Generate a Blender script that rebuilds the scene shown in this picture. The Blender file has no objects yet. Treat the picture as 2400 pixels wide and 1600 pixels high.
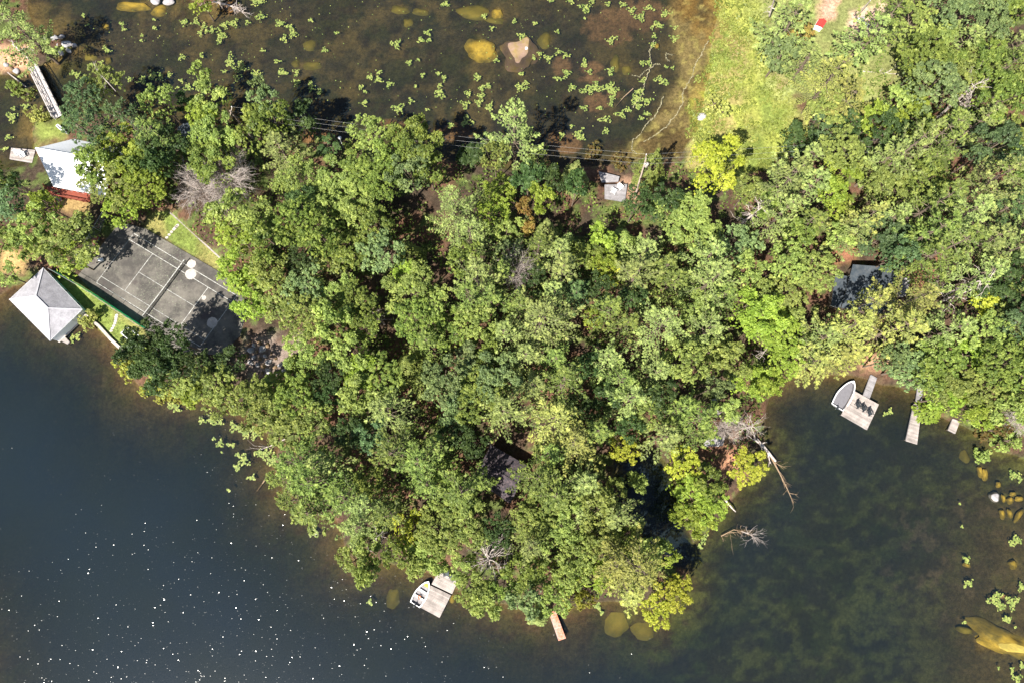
import bpy, math, random
import numpy as np
from mathutils import Vector, Matrix
R_ = math.radians
rng = np.random.default_rng(11)
random.seed(11)
scn = bpy.context.scene
# ------------------------------------------------------------------ camera, world, sun, exposure
HC, TAU, F = 125.0, R_(10.5), 1622.0
cam = bpy.data.objects.new('camera', bpy.data.cameras.new('camera'))
scn.collection.objects.link(cam); scn.camera = cam
cam.location = (0, 0, HC); cam.rotation_euler = (TAU, 0, 0)
cam.data.sensor_width = 36; cam.data.lens = F/2400*36
cam.data.clip_start = 1; cam.data.clip_end = 6000
SUN_AZ = Vector((-0.62, -0.785)).normalized(); SUN_EL = R_(53)
w = bpy.data.worlds.new('World'); scn.world = w; w.use_nodes = True
nt = w.node_tree
sky = nt.nodes.new('ShaderNodeTexSky'); sky.sky_type = 'NISHITA'; sky.sun_disc = False
sky.sun_elevation = SUN_EL; sky.sun_rotation = math.atan2(SUN_AZ.x, SUN_AZ.y)
bg = nt.nodes['Background']; bg.inputs[1].default_value = 0.062
nt.links.new(sky.outputs[0], bg.inputs[0])
sun = bpy.data.objects.new('sun', bpy.data.lights.new('sun', 'SUN')); scn.collection.objects.link(sun)
sun.data.energy = 5.0; sun.data.angle = R_(0.5); sun.data.color = (1.0, 0.95, 0.86)
sd = Vector((SUN_AZ.x*math.cos(SUN_EL), SUN_AZ.y*math.cos(SUN_EL), math.sin(SUN_EL)))
sun.rotation_euler = sd.to_track_quat('Z', 'Y').to_euler()
scn.view_settings.view_transform = 'Standard'; scn.view_settings.look = 'None'
scn.view_settings.exposure = 1.13; scn.view_settings.gamma = 1
scn.render.engine = 'CYCLES'
# ------------------------------------------------------------------ helpers
ST, CT = math.sin(TAU), math.cos(TAU)
def dpt(py, z):
    yp = (800-py)/F
    return (HC-z)/(CT-yp*ST)
def pw(px, py, z=0.0):
    """photo pixel (2400 wide) on the level z -> world point"""
    d = dpt(py, z); xp = (px-1200)/F; yp = (800-py)/F
    return Vector((xp*d, (yp*CT+ST)*d, z))
def topix(x, y, z):
    f = y*ST+(HC-z)*CT; u = y*CT-(HC-z)*ST
    return 1200+x/f*F, 800-u/f*F
def tag(o, label=None, cat=None, group=None, kind=None):
    if label: o['label'] = label
    if cat: o['category'] = cat
    if group: o['group'] = group
    if kind: o['kind'] = kind
    return o
def empty(name, loc, label, cat, group=None, rz=0):
    o = bpy.data.objects.new(name, None); scn.collection.objects.link(o)
    o.location = loc; o.rotation_euler = (0, 0, rz); o.empty_display_size = 0.3
    return tag(o, label, cat, group)
def link(name, me, parent=None, loc=None):
    o = bpy.data.objects.new(name, me); scn.collection.objects.link(o)
    if parent is not None: o.parent = parent
    if loc is not None: o.location = loc
    return o
def npmesh(name, V, Fc, mat=None, v=None, smooth=False, nper=4):
    me = bpy.data.meshes.new(name)
    V = np.asarray(V, dtype=np.float32); Fc = np.asarray(Fc, dtype=np.int32)
    me.vertices.add(len(V)); me.vertices.foreach_set('co', V.ravel())
    n = len(Fc); k = Fc.shape[1]
    me.loops.add(n*k); me.loops.foreach_set('vertex_index', Fc.ravel())
    me.polygons.add(n); me.polygons.foreach_set('loop_start', np.arange(n, dtype=np.int32)*k)
    me.polygons.foreach_set('loop_total', np.full(n, k, dtype=np.int32))
    if smooth: me.polygons.foreach_set('use_smooth', np.ones(n, dtype=bool))
    me.update(calc_edges=True); me.validate()
    if v is not None:
        a = me.attributes.new('v', 'FLOAT', 'POINT'); a.data.foreach_set('value', np.asarray(v, dtype=np.float32))
    if mat: me.materials.append(mat)
    return me
class MB:
    """collects shapes and links them as one mesh object"""
    def __init__(s): s.V = []; s.F = []; s.v = []
    def add(s, V, Fs, v=None):
        b = len(s.V); s.V += [tuple(p) for p in V]; s.F += [tuple(i+b for i in f) for f in Fs]
        if v is None: v = random.random()
        s.v += [v]*len(V); return s
    def prism(s, pts, z0, z1, v=None):
        n = len(pts); a = sum(pts[i][0]*pts[(i+1) % n][1]-pts[(i+1) % n][0]*pts[i][1] for i in range(n))
        if a < 0: pts = pts[::-1]
        V = [(p[0], p[1], z0) for p in pts]+[(p[0], p[1], z1) for p in pts]
        Fs = [tuple(range(n))[::-1], tuple(range(n, 2*n))]+[(i, (i+1) % n, n+(i+1) % n, n+i) for i in range(n)]
        return s.add(V, Fs, v)
    def box(s, c, d, rz=0, v=None, rx=0, ry=0):
        M = Matrix.Rotation(rz, 3, 'Z') @ Matrix.Rotation(ry, 3, 'Y') @ Matrix.Rotation(rx, 3, 'X')
        V = [Vector(c)+M @ Vector((x*d[0]/2, y*d[1]/2, z*d[2]/2)) for z in (-1, 1) for x, y in ((-1, -1), (1, -1), (1, 1), (-1, 1))]
        return s.add(V, [(3, 2, 1, 0), (4, 5, 6, 7), (0, 1, 5, 4), (1, 2, 6, 5), (2, 3, 7, 6), (3, 0, 4, 7)], v)
    def bar(s, a, b, wd, hg=None, v=None):
        a = Vector(a); b = Vector(b); hg = hg or wd; d = (b-a); L = d.length
        q = d.to_track_quat('X', 'Z').to_matrix(); c = (a+b)/2
        V = [c+q @ Vector((x*L/2, y*wd/2, z*hg/2)) for z in (-1, 1) for x, y in ((-1, -1), (1, -1), (1, 1), (-1, 1))]
        return s.add(V, [(3, 2, 1, 0), (4, 5, 6, 7), (0, 1, 5, 4), (1, 2, 6, 5), (2, 3, 7, 6), (3, 0, 4, 7)], v)
    def tube(s, pts, rad, n=6, v=None, cap=True):
        pts = [Vector(p) for p in pts]; V = []; Fs = []
        rad = rad if hasattr(rad, '__len__') else [rad]*len(pts)
        for i, p in enumerate(pts):
            d = (pts[min(i+1, len(pts)-1)]-pts[max(i-1, 0)]).normalized()
            q = d.to_track_quat('Z', 'Y').to_matrix()
            for k in range(n):
                t = 2*math.pi*k/n; V.append(p+q @ Vector((math.cos(t)*rad[i], math.sin(t)*rad[i], 0)))
        for i in range(len(pts)-1):
            for k in range(n):
                Fs.append((i*n+k, i*n+(k+1) % n, (i+1)*n+(k+1) % n, (i+1)*n+k))
        if cap:
            Fs.append(tuple(range(n))[::-1]); Fs.append(tuple(range((len(pts)-1)*n, len(pts)*n)))
        return s.add(V, Fs, v)
    def cyl(s, c, r, h, n=14, r2=None, v=None):
        c = Vector(c); return s.tube([c, c+Vector((0, 0, h))], [r, r if r2 is None else r2], n, v)
    def mesh(s, name, mat, smooth=False):
        me = bpy.data.meshes.new(name); me.from_pydata(s.V, [], s.F); me.update()
        a = me.attributes.new('v', 'FLOAT', 'POINT'); a.data.foreach_set('value', np.array(s.v, dtype=np.float32))
        if smooth: me.polygons.foreach_set('use_smooth', np.ones(len(me.polygons), dtype=bool))
        me.materials.append(mat); return me
    def build(s, name, mat, parent=None, smooth=False, loc=None):
        """vertices are world coordinates unless the parent is given: then they are shifted to the parent"""
        if parent is not None and loc is None and not getattr(s, 'local', False):
            M = (Matrix.Translation(parent_world(parent)) @ Matrix.Rotation(rot_world(parent), 4, 'Z')).inverted()
            s.V = [tuple(M @ Vector(p)) for p in s.V]
        return link(name, s.mesh(name, mat, smooth), parent, loc)
def parent_world(o):
    p = Vector(o.location)
    return p if o.parent is None else parent_world(o.parent)+p
def rot_world(o): return o.rotation_euler.z if o.parent is None else rot_world(o.parent)
def LMB():
    m = MB(); m.local = True; return m
# ------------------------------------------------------------------ noise and polygons (numpy)
_tabs = {}
def vnoise(x, y, sc, seed):
    if seed not in _tabs: _tabs[seed] = np.random.default_rng(seed).random((256, 256))
    T = _tabs[seed]; u = x/sc+1000.3; v = y/sc+777.7
    i = np.floor(u).astype(int); j = np.floor(v).astype(int); fu = u-i; fv = v-j
    fu = fu*fu*(3-2*fu); fv = fv*fv*(3-2*fv); i %= 256; j %= 256; i2 = (i+1) % 256; j2 = (j+1) % 256
    return (T[i, j]*(1-fu)+T[i2, j]*fu)*(1-fv)+(T[i, j2]*(1-fu)+T[i2, j2]*fu)*fv
def fbm(x, y, sc, seed, o=4):
    s = 0; a = 1; t = 0
    for k in range(o):
        s = s+a*vnoise(x, y, sc/2**k, seed+k); t += a; a *= 0.55
    return s/t
def wpoly(pp): return np.array([pw(a, b, 0)[:2] for a, b in pp])
def sdist(x, y, P):
    """signed distance in metres, positive inside"""
    inside = np.zeros(x.shape, bool); dm = np.full(x.shape, 1e9); n = len(P)
    for i in range(n):
        ax, ay = P[i]; bx, by = P[(i+1) % n]
        ex, ey = bx-ax, by-ay; L = ex*ex+ey*ey+1e-12
        t = np.clip(((x-ax)*ex+(y-ay)*ey)/L, 0, 1)
        dm = np.minimum(dm, (x-ax-t*ex)**2+(y-ay-t*ey)**2)
        c = ((ay > y) != (by > y)) & (x < ex*(y-ay)/(ey+1e-12*(abs(ey) < 1e-12))+ax)
        inside ^= c
    return np.where(inside, 1, -1)*np.sqrt(dm)
def sm(a, b, x):
    t = np.clip((x-a)/(b-a), 0, 1); return t*t*(3-2*t)
MAIN = wpoly([(92,288),(150,268),(200,262),(260,262),(330,272),(400,292),(520,300),(600,318),(700,335),(790,335),(860,345),(960,362),
 (1080,385),(1200,408),(1300,400),(1400,390),(1480,382),(1540,378),(1600,372),(1640,300),(1660,200),(1672,100),(1690,-20),(1700,-300),(3400,-400),(3400,1300),
 (2560,1180),(2440,1090),(2385,1062),(2340,1050),(2300,1005),(2240,985),(2190,960),(2150,912),(2070,893),(1990,868),(1930,872),(1880,868),
 (1835,900),(1800,935),(1790,990),(1788,1050),(1765,1105),(1720,1150),(1690,1190),(1660,1225),(1620,1262),(1590,1225),(1560,1170),(1562,1105),(1535,1060),(1455,1075),
 (1460,1150),(1478,1215),(1512,1262),(1560,1310),(1600,1345),(1590,1390),(1540,1425),(1470,1410),(1400,1408),(1330,1428),
 (1262,1440),(1190,1418),(1110,1395),(1062,1368),(1020,1342),(960,1322),(890,1312),(835,1312),(806,1285),(802,1235),(788,1195),
 (730,1188),(668,1150),(645,1100),(655,1045),(625,1005),(585,968),(556,935),(480,925),(400,915),(332,895),(300,862),(292,826),
 (205,742),(170,745),(120,730),(100,690),(60,660),(30,665),(-10,690),(-120,700),(-300,600),(-300,400),(0,402),(62,392),(88,350),(84,305)])
UPLEFT = wpoly([(-400,-300),(60,-300),(58,30),(85,75),(120,88),(150,98),(170,118),(140,130),(96,152),(74,160),(0,168),(-400,200)])
FRAG = wpoly([(430,-90),(540,-60),(520,2),(470,12),(440,-10)])
SW = wpoly([(-900,1400),(-120,1480),(-90,1600),(-120,1900),(-900,2000)])
BOT = wpoly([(2560,1250),(3400,1200),(3400,2600),(2520,2600),(2480,1700),(2500,1400)])
COURT = wpoly([(180,648),(296,520),(345,535),(535,648),(585,720),(560,800),(470,850),(330,775),(270,720)])
LAWN_UP = wpoly([(345,532),(372,505),(402,500),(450,545),(520,607),(532,648)])
LAWN_LO = wpoly([(188,728),(130,640),(150,640),(345,772),(350,830),(300,830),(205,745)])
MARSH = wpoly([(1640,-300),(1760,-300),(1790,90),(1800,180),(1860,240),(1890,330),(1800,400),(1720,420),(1600,400),(1625,330),(1612,250),(1660,120),(1680,30)])
MUD = wpoly([(1560,-300),(1700,-300),(1690,60),(1670,150),(1640,260),(1620,380),(1540,395),(1480,360),(1490,325),(1530,290),(1552,240),(1590,180),(1580,110),(1560,40)])
INLET = wpoly([(1446,1070),(1535,1055),(1575,1110),(1600,1215),(1625,1262),(1640,1320),(1590,1335),(1545,1310),(1500,1268),(1466,1215),(1450,1150)])
def land(x, y):
    jit = (fbm(x, y, 9, 31, 3)-.5)*2.2
    m = sdist(x, y, MAIN)
    d = np.maximum.reduce([m, sdist(x, y, UPLEFT), sdist(x, y, FRAG), sdist(x, y, SW), sdist(x, y, BOT)])
    d = np.minimum(d, -sdist(x, y, INLET)-.4)
    return d+jit
def height(x, y, full=False):
    d = land(x, y)
    hl = 0.25+1.7*(1-np.exp(-np.maximum(d, 0)/9))+(fbm(x, y, 14, 41, 3)-.5)*1.5*sm(1, 8, d)+(fbm(x, y, 2.2, 45, 2)-.5)*.25*sm(0.5, 3, d)
    c = sm(-2.5, 0.2, sdist(x, y, COURT)); l1 = sm(-1.5, 0.5, sdist(x, y, LAWN_UP)); l2 = sm(-1.0, 0.3, sdist(x, y, LAWN_LO))
    hl = hl*(1-np.maximum(l1, l2))+(1.02*np.maximum(l1, l2)); hl = np.where(l2 > .5, 0.75, hl); hl = hl*(1-c)+1.0*c
    mk = sm(-1, 2, sdist(x, y, MARSH)); hl = hl*(1-mk)+(0.07+0.12*fbm(x, y, 3, 51, 3))*mk
    # lake bed: shallow in the upper bay and by the right edge, deep in the lower left
    px, py = topix(x, y, 0)
    dmax = .75+2.9*sm(430, 1000, py)*sm(2420, 2080, px)*(.15+.85*sm(1750, 1050, px))
    dmax = dmax+1.6*sm(300, 60, px)*sm(120, 0, py)
    hb = -0.12-np.minimum(dmax, 0.05+np.maximum(-d, 0)*(0.10+0.05*sm(500, 1000, py)))-(fbm(x, y, 7, 61, 3)-.5)*.35*sm(0.5, 5, -d)
    hb = hb-1.3*sm(-.3, 2.2, sdist(x, y, INLET))
    md = sm(-1.5, 1.5, sdist(x, y, MUD)+(fbm(x, y, 5, 66, 3)-.5)*3)
    hb = hb*(1-md)+(-0.05-0.05*fbm(x, y, 2, 52, 2))*md
    t = sm(-1.0, 0.6, d)
    h = hb*(1-t)+hl*t
    return (h, d, md, mk, px, py) if full else h
def hz(x, y): return float(height(np.array([x], float), np.array([y], float))[0])
def axis(a, b, st):
    core = np.arange(a, b+1e-6, st); o = []; k = st; p = b
    while p < 2600: k *= 1.35; p += k; o.append(p)
    o2 = []; k = st; p = a
    while p > -2600: k *= 1.35; p -= k; o2.append(p)
    return np.concatenate([np.array(o2[::-1]), core, np.array(o)])
def gridmesh(name, xs, ys, zf):
    X, Y = np.meshgrid(xs, ys); x = X.ravel(); y = Y.ravel(); z = zf(x, y)
    nx, ny = len(xs), len(ys); i = np.arange(nx-1); j = np.arange(ny-1)
    I, J = np.meshgrid(i, j); q = (J*nx+I).ravel()
    me = npmesh(name, np.stack([x, y, z], 1), np.stack([q, q+1, q+nx+1, q+nx], 1), smooth=True)
    return me, x, y
# ------------------------------------------------------------------ materials
def newmat(name):
    m = bpy.data.materials.new(name); m.use_nodes = True; t = m.node_tree; t.nodes.clear()
    out = t.nodes.new('ShaderNodeOutputMaterial'); return m, t, out
def N(t, ty, **kw):
    n = t.nodes.new(ty)
    for k, v in kw.items():
        if k.startswith('i_'): n.inputs[k[2:].replace('_', ' ')].default_value = v
        else: setattr(n, k, v)
    return n
def mathn(t, op, a, b=None, c=None):
    n = t.nodes.new('ShaderNodeMath'); n.operation = op
    for i, q in enumerate((a, b, c)):
        if q is None: continue
        if isinstance(q, (int, float)): n.inputs[i].default_value = q
        else: t.links.new(q, n.inputs[i])
    return n.outputs[0]
def mixc(t, f, a, b, mode='MIX'):
    n = t.nodes.new('ShaderNodeMix'); n.data_type = 'RGBA'; n.blend_type = mode
    for i, q in ((0, f), (6, a), (7, b)):
        if isinstance(q, (int, float)): n.inputs[i].default_value = q
        elif isinstance(q, tuple): n.inputs[i].default_value = (*q, 1) if len(q) == 3 else q
        else: t.links.new(q, n.inputs[i])
    return n.outputs[2]
def noise(t, sc, det=4, rough=.6, vec=None, dim='3D'):
    n = t.nodes.new('ShaderNodeTexNoise'); n.inputs['Scale'].default_value = sc; n.inputs['Detail'].default_value = det
    n.inputs['Roughness'].default_value = rough
    if vec is not None: t.links.new(vec, n.inputs['Vector'])
    return n.outputs['Fac']
def ramp(t, f, a, b, va=0.0, vb=1.0):
    n = t.nodes.new('ShaderNodeMapRange'); n.inputs[1].default_value = a; n.inputs[2].default_value = b
    n.inputs[3].default_value = va; n.inputs[4].default_value = vb; t.links.new(f, n.inputs[0]); return n.outputs[0]
def objco(t): return t.nodes.new('ShaderNodeTexCoord').outputs['Object']
def surf(name, col, rough=.8, var=.35, sc=1.5, col2=None, sc2=6, bump=0.0, metal=0, spec=.3):
    """solid surface with per-piece tone, mottling and stains"""
    m, t, out = newmat(name); b = t.nodes.new('ShaderNodeBsdfPrincipled')
    v = N(t, 'ShaderNodeAttribute', attribute_name='v').outputs['Fac']; co = objco(t)
    n1 = noise(t, sc, 6, .65, co)
    tone = mathn(t, 'ADD', mathn(t, 'MULTIPLY_ADD', v, var*.8, 1-var*.4), ramp(t, n1, .3, .7, -var*.6, var*.6))
    c = col
    if col2: c = mixc(t, ramp(t, noise(t, sc2, 5, .7, co), .42, .62), col, col2)
    cc = N(t, 'ShaderNodeVectorMath', operation='SCALE')
    if isinstance(c, tuple): cc.inputs[0].default_value = c
    else: t.links.new(c, cc.inputs[0])
    t.links.new(tone, cc.inputs['Scale'])
    t.links.new(cc.outputs[0], b.inputs['Base Color']); b.inputs['Roughness'].default_value = rough
    b.inputs['Metallic'].default_value = metal; b.inputs['Specular IOR Level'].default_value = spec
    if bump:
        bp = N(t, 'ShaderNodeBump'); bp.inputs['Strength'].default_value = bump; bp.inputs['Distance'].default_value = .05
        t.links.new(noise(t, sc2*3, 6, .7, co), bp.inputs['Height']); t.links.new(bp.outputs[0], b.inputs['Normal'])
    t.links.new(b.outputs[0], out.inputs[0]); return m
def leafmat(name, col, col2=None, var=.58, trans=.34, spec=.25):
    m, t, out = newmat(name)
    v = N(t, 'ShaderNodeAttribute', attribute_name='v').outputs['Fac']
    r = t.nodes.new('ShaderNodeObjectInfo').outputs['Random']
    c2 = col2 or tuple(k*q for k, q in zip(col, (1.5, 1.15, .75)))
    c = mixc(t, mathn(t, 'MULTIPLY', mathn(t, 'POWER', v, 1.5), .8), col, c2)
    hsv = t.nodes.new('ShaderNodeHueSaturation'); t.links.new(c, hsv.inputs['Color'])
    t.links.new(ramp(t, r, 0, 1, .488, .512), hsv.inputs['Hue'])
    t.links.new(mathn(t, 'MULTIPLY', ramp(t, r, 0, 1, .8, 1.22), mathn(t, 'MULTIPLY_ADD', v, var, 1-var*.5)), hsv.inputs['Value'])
    b = t.nodes.new('ShaderNodeBsdfPrincipled'); t.links.new(hsv.outputs[0], b.inputs['Base Color'])
    b.inputs['Roughness'].default_value = .5; b.inputs['Specular IOR Level'].default_value = spec
    tr = t.nodes.new('ShaderNodeBsdfTranslucent')
    tc = mixc(t, 1.0, hsv.outputs[0], (1.0, 1.05, .55), 'MULTIPLY'); t.links.new(tc, tr.inputs[0])
    mx = t.nodes.new('ShaderNodeMixShader'); mx.inputs[0].default_value = trans
    t.links.new(b.outputs[0], mx.inputs[1]); t.links.new(tr.outputs[0], mx.inputs[2]); t.links.new(mx.outputs[0], out.inputs[0]); return m
LM = dict(
 pale=leafmat('needles_sage', (0.194, 0.255, 0.08), (0.39, 0.437, 0.126), trans=.22),
 pine=leafmat('needles_green', (0.125, 0.19, 0.045), (0.306, 0.35, 0.077), trans=.25),
 dpine=leafmat('needles_dark', (0.056, 0.106, 0.04), (0.137, 0.196, 0.054), trans=.2),
 ypine=leafmat('needles_warm', (0.249, 0.275, 0.075), (0.448, 0.431, 0.108), trans=.25),
 mid=leafmat('leaves_mid', (0.107, 0.166, 0.035), (0.283, 0.328, 0.064)),
 dark=leafmat('leaves_dark', (0.04, 0.078, 0.025), (0.1, 0.145, 0.04)),
 blue=leafmat('leaves_bluegreen', (0.06, 0.11, 0.045), (0.13, 0.19, 0.07), trans=.2),
 grey=leafmat('leaves_greygreen', (0.111, 0.166, 0.065), (0.234, 0.288, 0.095), trans=.25),
 light=leafmat('leaves_light', (0.166, 0.228, 0.055), (0.36, 0.404, 0.099)),
 bright=leafmat('leaves_bright', (0.171, 0.253, 0.03), (0.34, 0.402, 0.064)),
 yellow=leafmat('leaves_yellow', (0.29, 0.33, 0.03), (0.44, 0.42, 0.06)),
 gold=leafmat('leaves_gold', (.31,.29,.05), (.30,.34,.06)),
 rust=leafmat('leaves_rust', (.30,.17,.05), (.25,.25,.06)),
 brown=leafmat('leaves_brown', (.16,.09,.03), (.10,.12,.03)))
M_bark = surf('bark', (.16,.12,.09), .9, .5, 3)
M_dead = surf('dead_wood', (.50,.44,.40), .85, .45, 3, (.34,.28,.25), 2)
M_deadb = surf('dead_brown_wood', (.27,.19,.12), .85, .45, 3)
M_plank = surf('weathered_planks', (.36,.315,.29), .8, .6, 1.2, (.26,.225,.205), 2.5)
M_plankp = surf('pale_planks', (.52,.48,.46), .8, .25, 1.2, (.42,.38,.36), 2.5)
M_plankg = surf('grey_planks', (.29,.275,.285), .8, .45, 1.2, (.21,.195,.195), 2.5)
M_white = surf('white_paint', (.78,.79,.80), .5, .10, 1)
M_metalroof = surf('white_metal_roof', (.84,.85,.86), .4, .06, .6, metal=0)
M_shingle = surf('grey_shingles', (.36,.35,.375), .9, .40, .8, (.26,.25,.27), 6, bump=.5)
M_shinglel = surf('hip_cap_shingles', (.46,.45,.48), .9, .2, 2)
M_slate = surf('slate_blue_roof', (.04,.053,.068), .7, .4, .8, (.075,.085,.095), 1.2)
M_black = surf('black_shingles', (.035,.032,.04), .9, .5, 1.0, (.10,.075,.08), 2.5)
M_red = surf('rust_red_paint', (.25,.065,.04), .7, .25, 1.5)
M_redroof = surf('red_roof', (.52,.05,.04), .6, .2, 1.5)
M_rustdock = surf('rusty_deck', (.52,.36,.30), .8, .3, 1.0, (.50,.17,.09), 1.1)
M_green = leafmat('green_windscreen', (.01,.16,.10), (.015,.2,.13), trans=.5)
M_line = surf('court_line_paint', (.44,.44,.41), .8, .5, 2.5, (.20,.19,.175), 3)
M_post = surf('grey_steel', (.28,.30,.29), .5, .2, 2)
M_dark = surf('dark_plastic', (.03,.035,.04), .5, .3, 2)
M_greyc = surf('grey_liner', (.16,.155,.17), .7, .2, 2)
M_orange = surf('orange_fabric', (.60,.16,.05), .7, .3, 2)
M_yel = surf('yellow_plastic', (.65,.45,.05), .5, .2, 2)
M_conc = surf('concrete', (.50,.45,.41), .9, .3, 1.5, (.36,.32,.28), 3)
M_ochre = surf('algae_rock', (.36,.27,.05), .9, .8, .9, (.15,.125,.035), 1.6, bump=.4)
M_ochred = surf('deep_algae_rock', (.20,.17,.04), .9, .6, .5, (.14,.13,.03), .9, bump=.4)
M_pink = surf('pink_granite', (.25,.165,.125), .9, .7, .9, (.20,.145,.045), 1.1, bump=.4)
M_rock = surf('grey_granite', (.42,.40,.40), .85, .4, 1.2, (.27,.25,.25), 2.5, bump=.5)
M_pole = surf('weathered_pole', (.36,.29,.24), .85, .3, 2)
M_wire = surf('aluminium_wire', (.33,.33,.32), .5, .1, 1)
M_pad = leafmat('lily_leaf', (.17,.25,.06), (.31,.32,.09), trans=.05)
M_padr = leafmat('lily_leaf_red', (.36,.22,.10), (.42,.40,.08), trans=.05)
M_grassb = leafmat('grass_blades', (.13,.18,.04), (.20,.20,.06), trans=.25)
M_marshb = leafmat('marsh_blades', (.19,.24,.045), (.29,.29,.08), trans=.25)
M_scum = surf('floating_scum', (.28,.25,.15), .8, .6, 2)
# ------------------------------------------------------------------ ground (land and lake bed in one sheet)
def mat_ground():
    m, t, out = newmat('ground'); b = t.nodes.new('ShaderNodeBsdfPrincipled')
    c = N(t, 'ShaderNodeAttribute', attribute_name='Col').outputs['Color']; co = objco(t)
    wet = N(t, 'ShaderNodeAttribute', attribute_name='wet').outputs['Fac']
    mp = N(t, 'ShaderNodeMapping'); mp.inputs['Scale'].default_value = (1, 1.9, 1); mp.inputs['Rotation'].default_value = (0, 0, .35)
    t.links.new(co, mp.inputs[0])
    n1 = noise(t, 1.6, 8, .72, co); n2 = noise(t, .22, 5, .6, co); n3 = noise(t, 5.0, 4, .75, mp.outputs[0])
    k = mathn(t, 'MULTIPLY', ramp(t, n1, .30, .70, .45, 1.6), ramp(t, n3, .3, .7, .55, 1.5))
    k = mathn(t, 'MULTIPLY', k, ramp(t, n2, .3, .7, .75, 1.25))
    sc = N(t, 'ShaderNodeVectorMath', operation='SCALE'); t.links.new(c, sc.inputs[0]); t.links.new(k, sc.inputs['Scale'])
    # weed tufts on the bed
    g = mixc(t, mathn(t, 'MULTIPLY', ramp(t, noise(t, .55, 6, .7, mp.outputs[0]), .55, .75), mathn(t, 'MULTIPLY', wet, .6)), sc.outputs[0], (.07,.075,.02))
    t.links.new(g, b.inputs['Base Color']); b.inputs['Roughness'].default_value = .95; b.inputs['Specular IOR Level'].default_value = .1
    bp = N(t, 'ShaderNodeBump'); bp.inputs['Strength'].default_value = .6; bp.inputs['Distance'].default_value = .15
    t.links.new(n1, bp.inputs['Height']); t.links.new(bp.outputs[0], b.inputs['Normal'])
    t.links.new(b.outputs[0], out.inputs[0]); return m
xs = axis(-122, 122, .5); ys = axis(-52, 112, .5)
me, gx, gy = gridmesh('ground', xs, ys, lambda x, y: height(x, y))
h, d, md, mk, gpx, gpy = height(gx, gy, True)
def C3(*c): return np.array(c)[None, :]
def mixa(a, b, f): return a*(1-f[:, None])+b*f[:, None]
n0 = fbm(gx, gy, 6, 71, 4); n1 = fbm(gx, gy, 1.6, 81, 3); n2 = fbm(gx, gy, 18, 91, 3)
col = mixa(C3(.11,.060,.038), C3(.055,.040,.028), sm(.35, .65, n0)); col = mixa(col, C3(.08,.10,.03), sm(.52, .68, n1))
bed = mixa(C3(.085,.070,.038), C3(.060,.058,.024), sm(.4, .6, n0)); bed = mixa(bed, C3(.050,.034,.022), sm(.45, .7, n1)*.7); bed = mixa(bed, C3(.16,.12,.05), sm(.52,.66,fbm(gx, gy, 4.5, 221, 5))*sm(420,350,gpy)*.75)
bed = mixa(bed, C3(.12,.16,.035), sm(.53, .63, fbm(gx*1.0, gy*1.6, 3, 171, 5))*sm(900, 1300, gpy)*sm(1350, 1700, gpx)*.9); bed = mixa(bed, C3(.50,.36,.25), sm(.585,.65,fbm(gx, gy, 2.0, 181, 5))*sm(2020,2150,gpx)*sm(1100,1250,gpy)*sm(1540,1400,gpy)*.85)
near = sm(-7, -.5, d)*sm(380, 700, gpy)*sm(1, -2, sdist(gx, gy, INLET)); bed = mixa(bed, C3(.17,.10,.05), near*(.08+.32*n1))
bed = mixa(bed, C3(.028,.028,.016), sm(1500,1700,gpx)*sm(850,1000,gpy)*.75); bed = mixa(bed, C3(.12,.135,.04), sm(.46,.66,fbm(gx, gy*1.5, 1.7, 231, 4)*.6+fbm(gx, gy, 9, 241, 3)*.4)*sm(1350,1700,gpx)*sm(850,1150,gpy)*.85); bed = mixa(bed, C3(.15,.11,.05), sm(2050, 2350, gpx)*sm(1050, 1300, gpy)*(.3+.6*n0))
bed = mixa(bed, mixa(C3(.17,.145,.075), C3(.085,.065,.035), sm(.42,.6,n0)), md*(.6+.4*n1)); bed = mixa(bed, C3(.22,.20,.085), md*sm(.58,.66,fbm(gx, gy, 1.2, 191, 3)))
# upper bay: reddish weed mats near the surface
for (ex, ey, ea, eb) in [(1385,152,28,16),(1320,150,24,20),(1385,180,30,8),(1400,235,28,22),(1330,330,36,26),(960,300,50,18),(905,285,26,10),(1085,292,24,14),(1060,310,50,18),(1430,60,55,40),(1310,325,30,20),(740,320,40,22),(1500,30,60,40),(1440,215,18,12),(345,225,18,14),(540,15,20,14)]:
    q = ((gpx-ex)/ea)**2+((gpy-ey)/eb)**2+(n1-.5)*1.6
    bed = mixa(bed, C3(.27,.16,.085), sm(1.25, .7, q)*.9)
wetm = sm(.15, -.3, d)
col = mixa(col, bed, wetm)
def paint(poly, c, soft=.6, k=1.0, nz=None):
    global col
    f = sm(-soft, soft, sdist(gx, gy, wpoly(poly))+(n1-.5)*soft*2)*k
    if nz is not None: f = f*nz
    col = mixa(col, C3(*c), f)
mkk = sm(-.6, .8, sdist(gx, gy, MARSH)+(n0-.5)*3)
col = mixa(col, mixa(mixa(C3(.16,.20,.045), C3(.25,.27,.06), sm(.35,.6,n0)), C3(.25,.17,.09), sm(.45,.6,n2)*sm(.38,.55,n1)*.6), mkk)
paint([(1600,-60),(1690,-60),(1720,60),(1700,120),(1640,90),(1600,40)], (.17,.11,.035), 2, .6, sm(.35,.6,n1))
gcol = mixa(C3(.15,.19,.045), C3(.21,.19,.065), sm(.4,.65,n0))
for P in (LAWN_UP, LAWN_LO): col = mixa(col, gcol, sm(-.4, .3, sdist(gx, gy, P)))
paint([(95,290),(150,285),(165,330),(85,345)], (.17,.20,.05), 1.2)
paint([(1750,-60),(2000,-60),(2130,120),(2060,260),(1900,260),(1800,200),(1770,60)], (.20,.22,.075), 3, .8)
paint([(1915,-30),(1965,-30),(1945,60),(1915,60)], (.45,.27,.19), 1)
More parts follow.
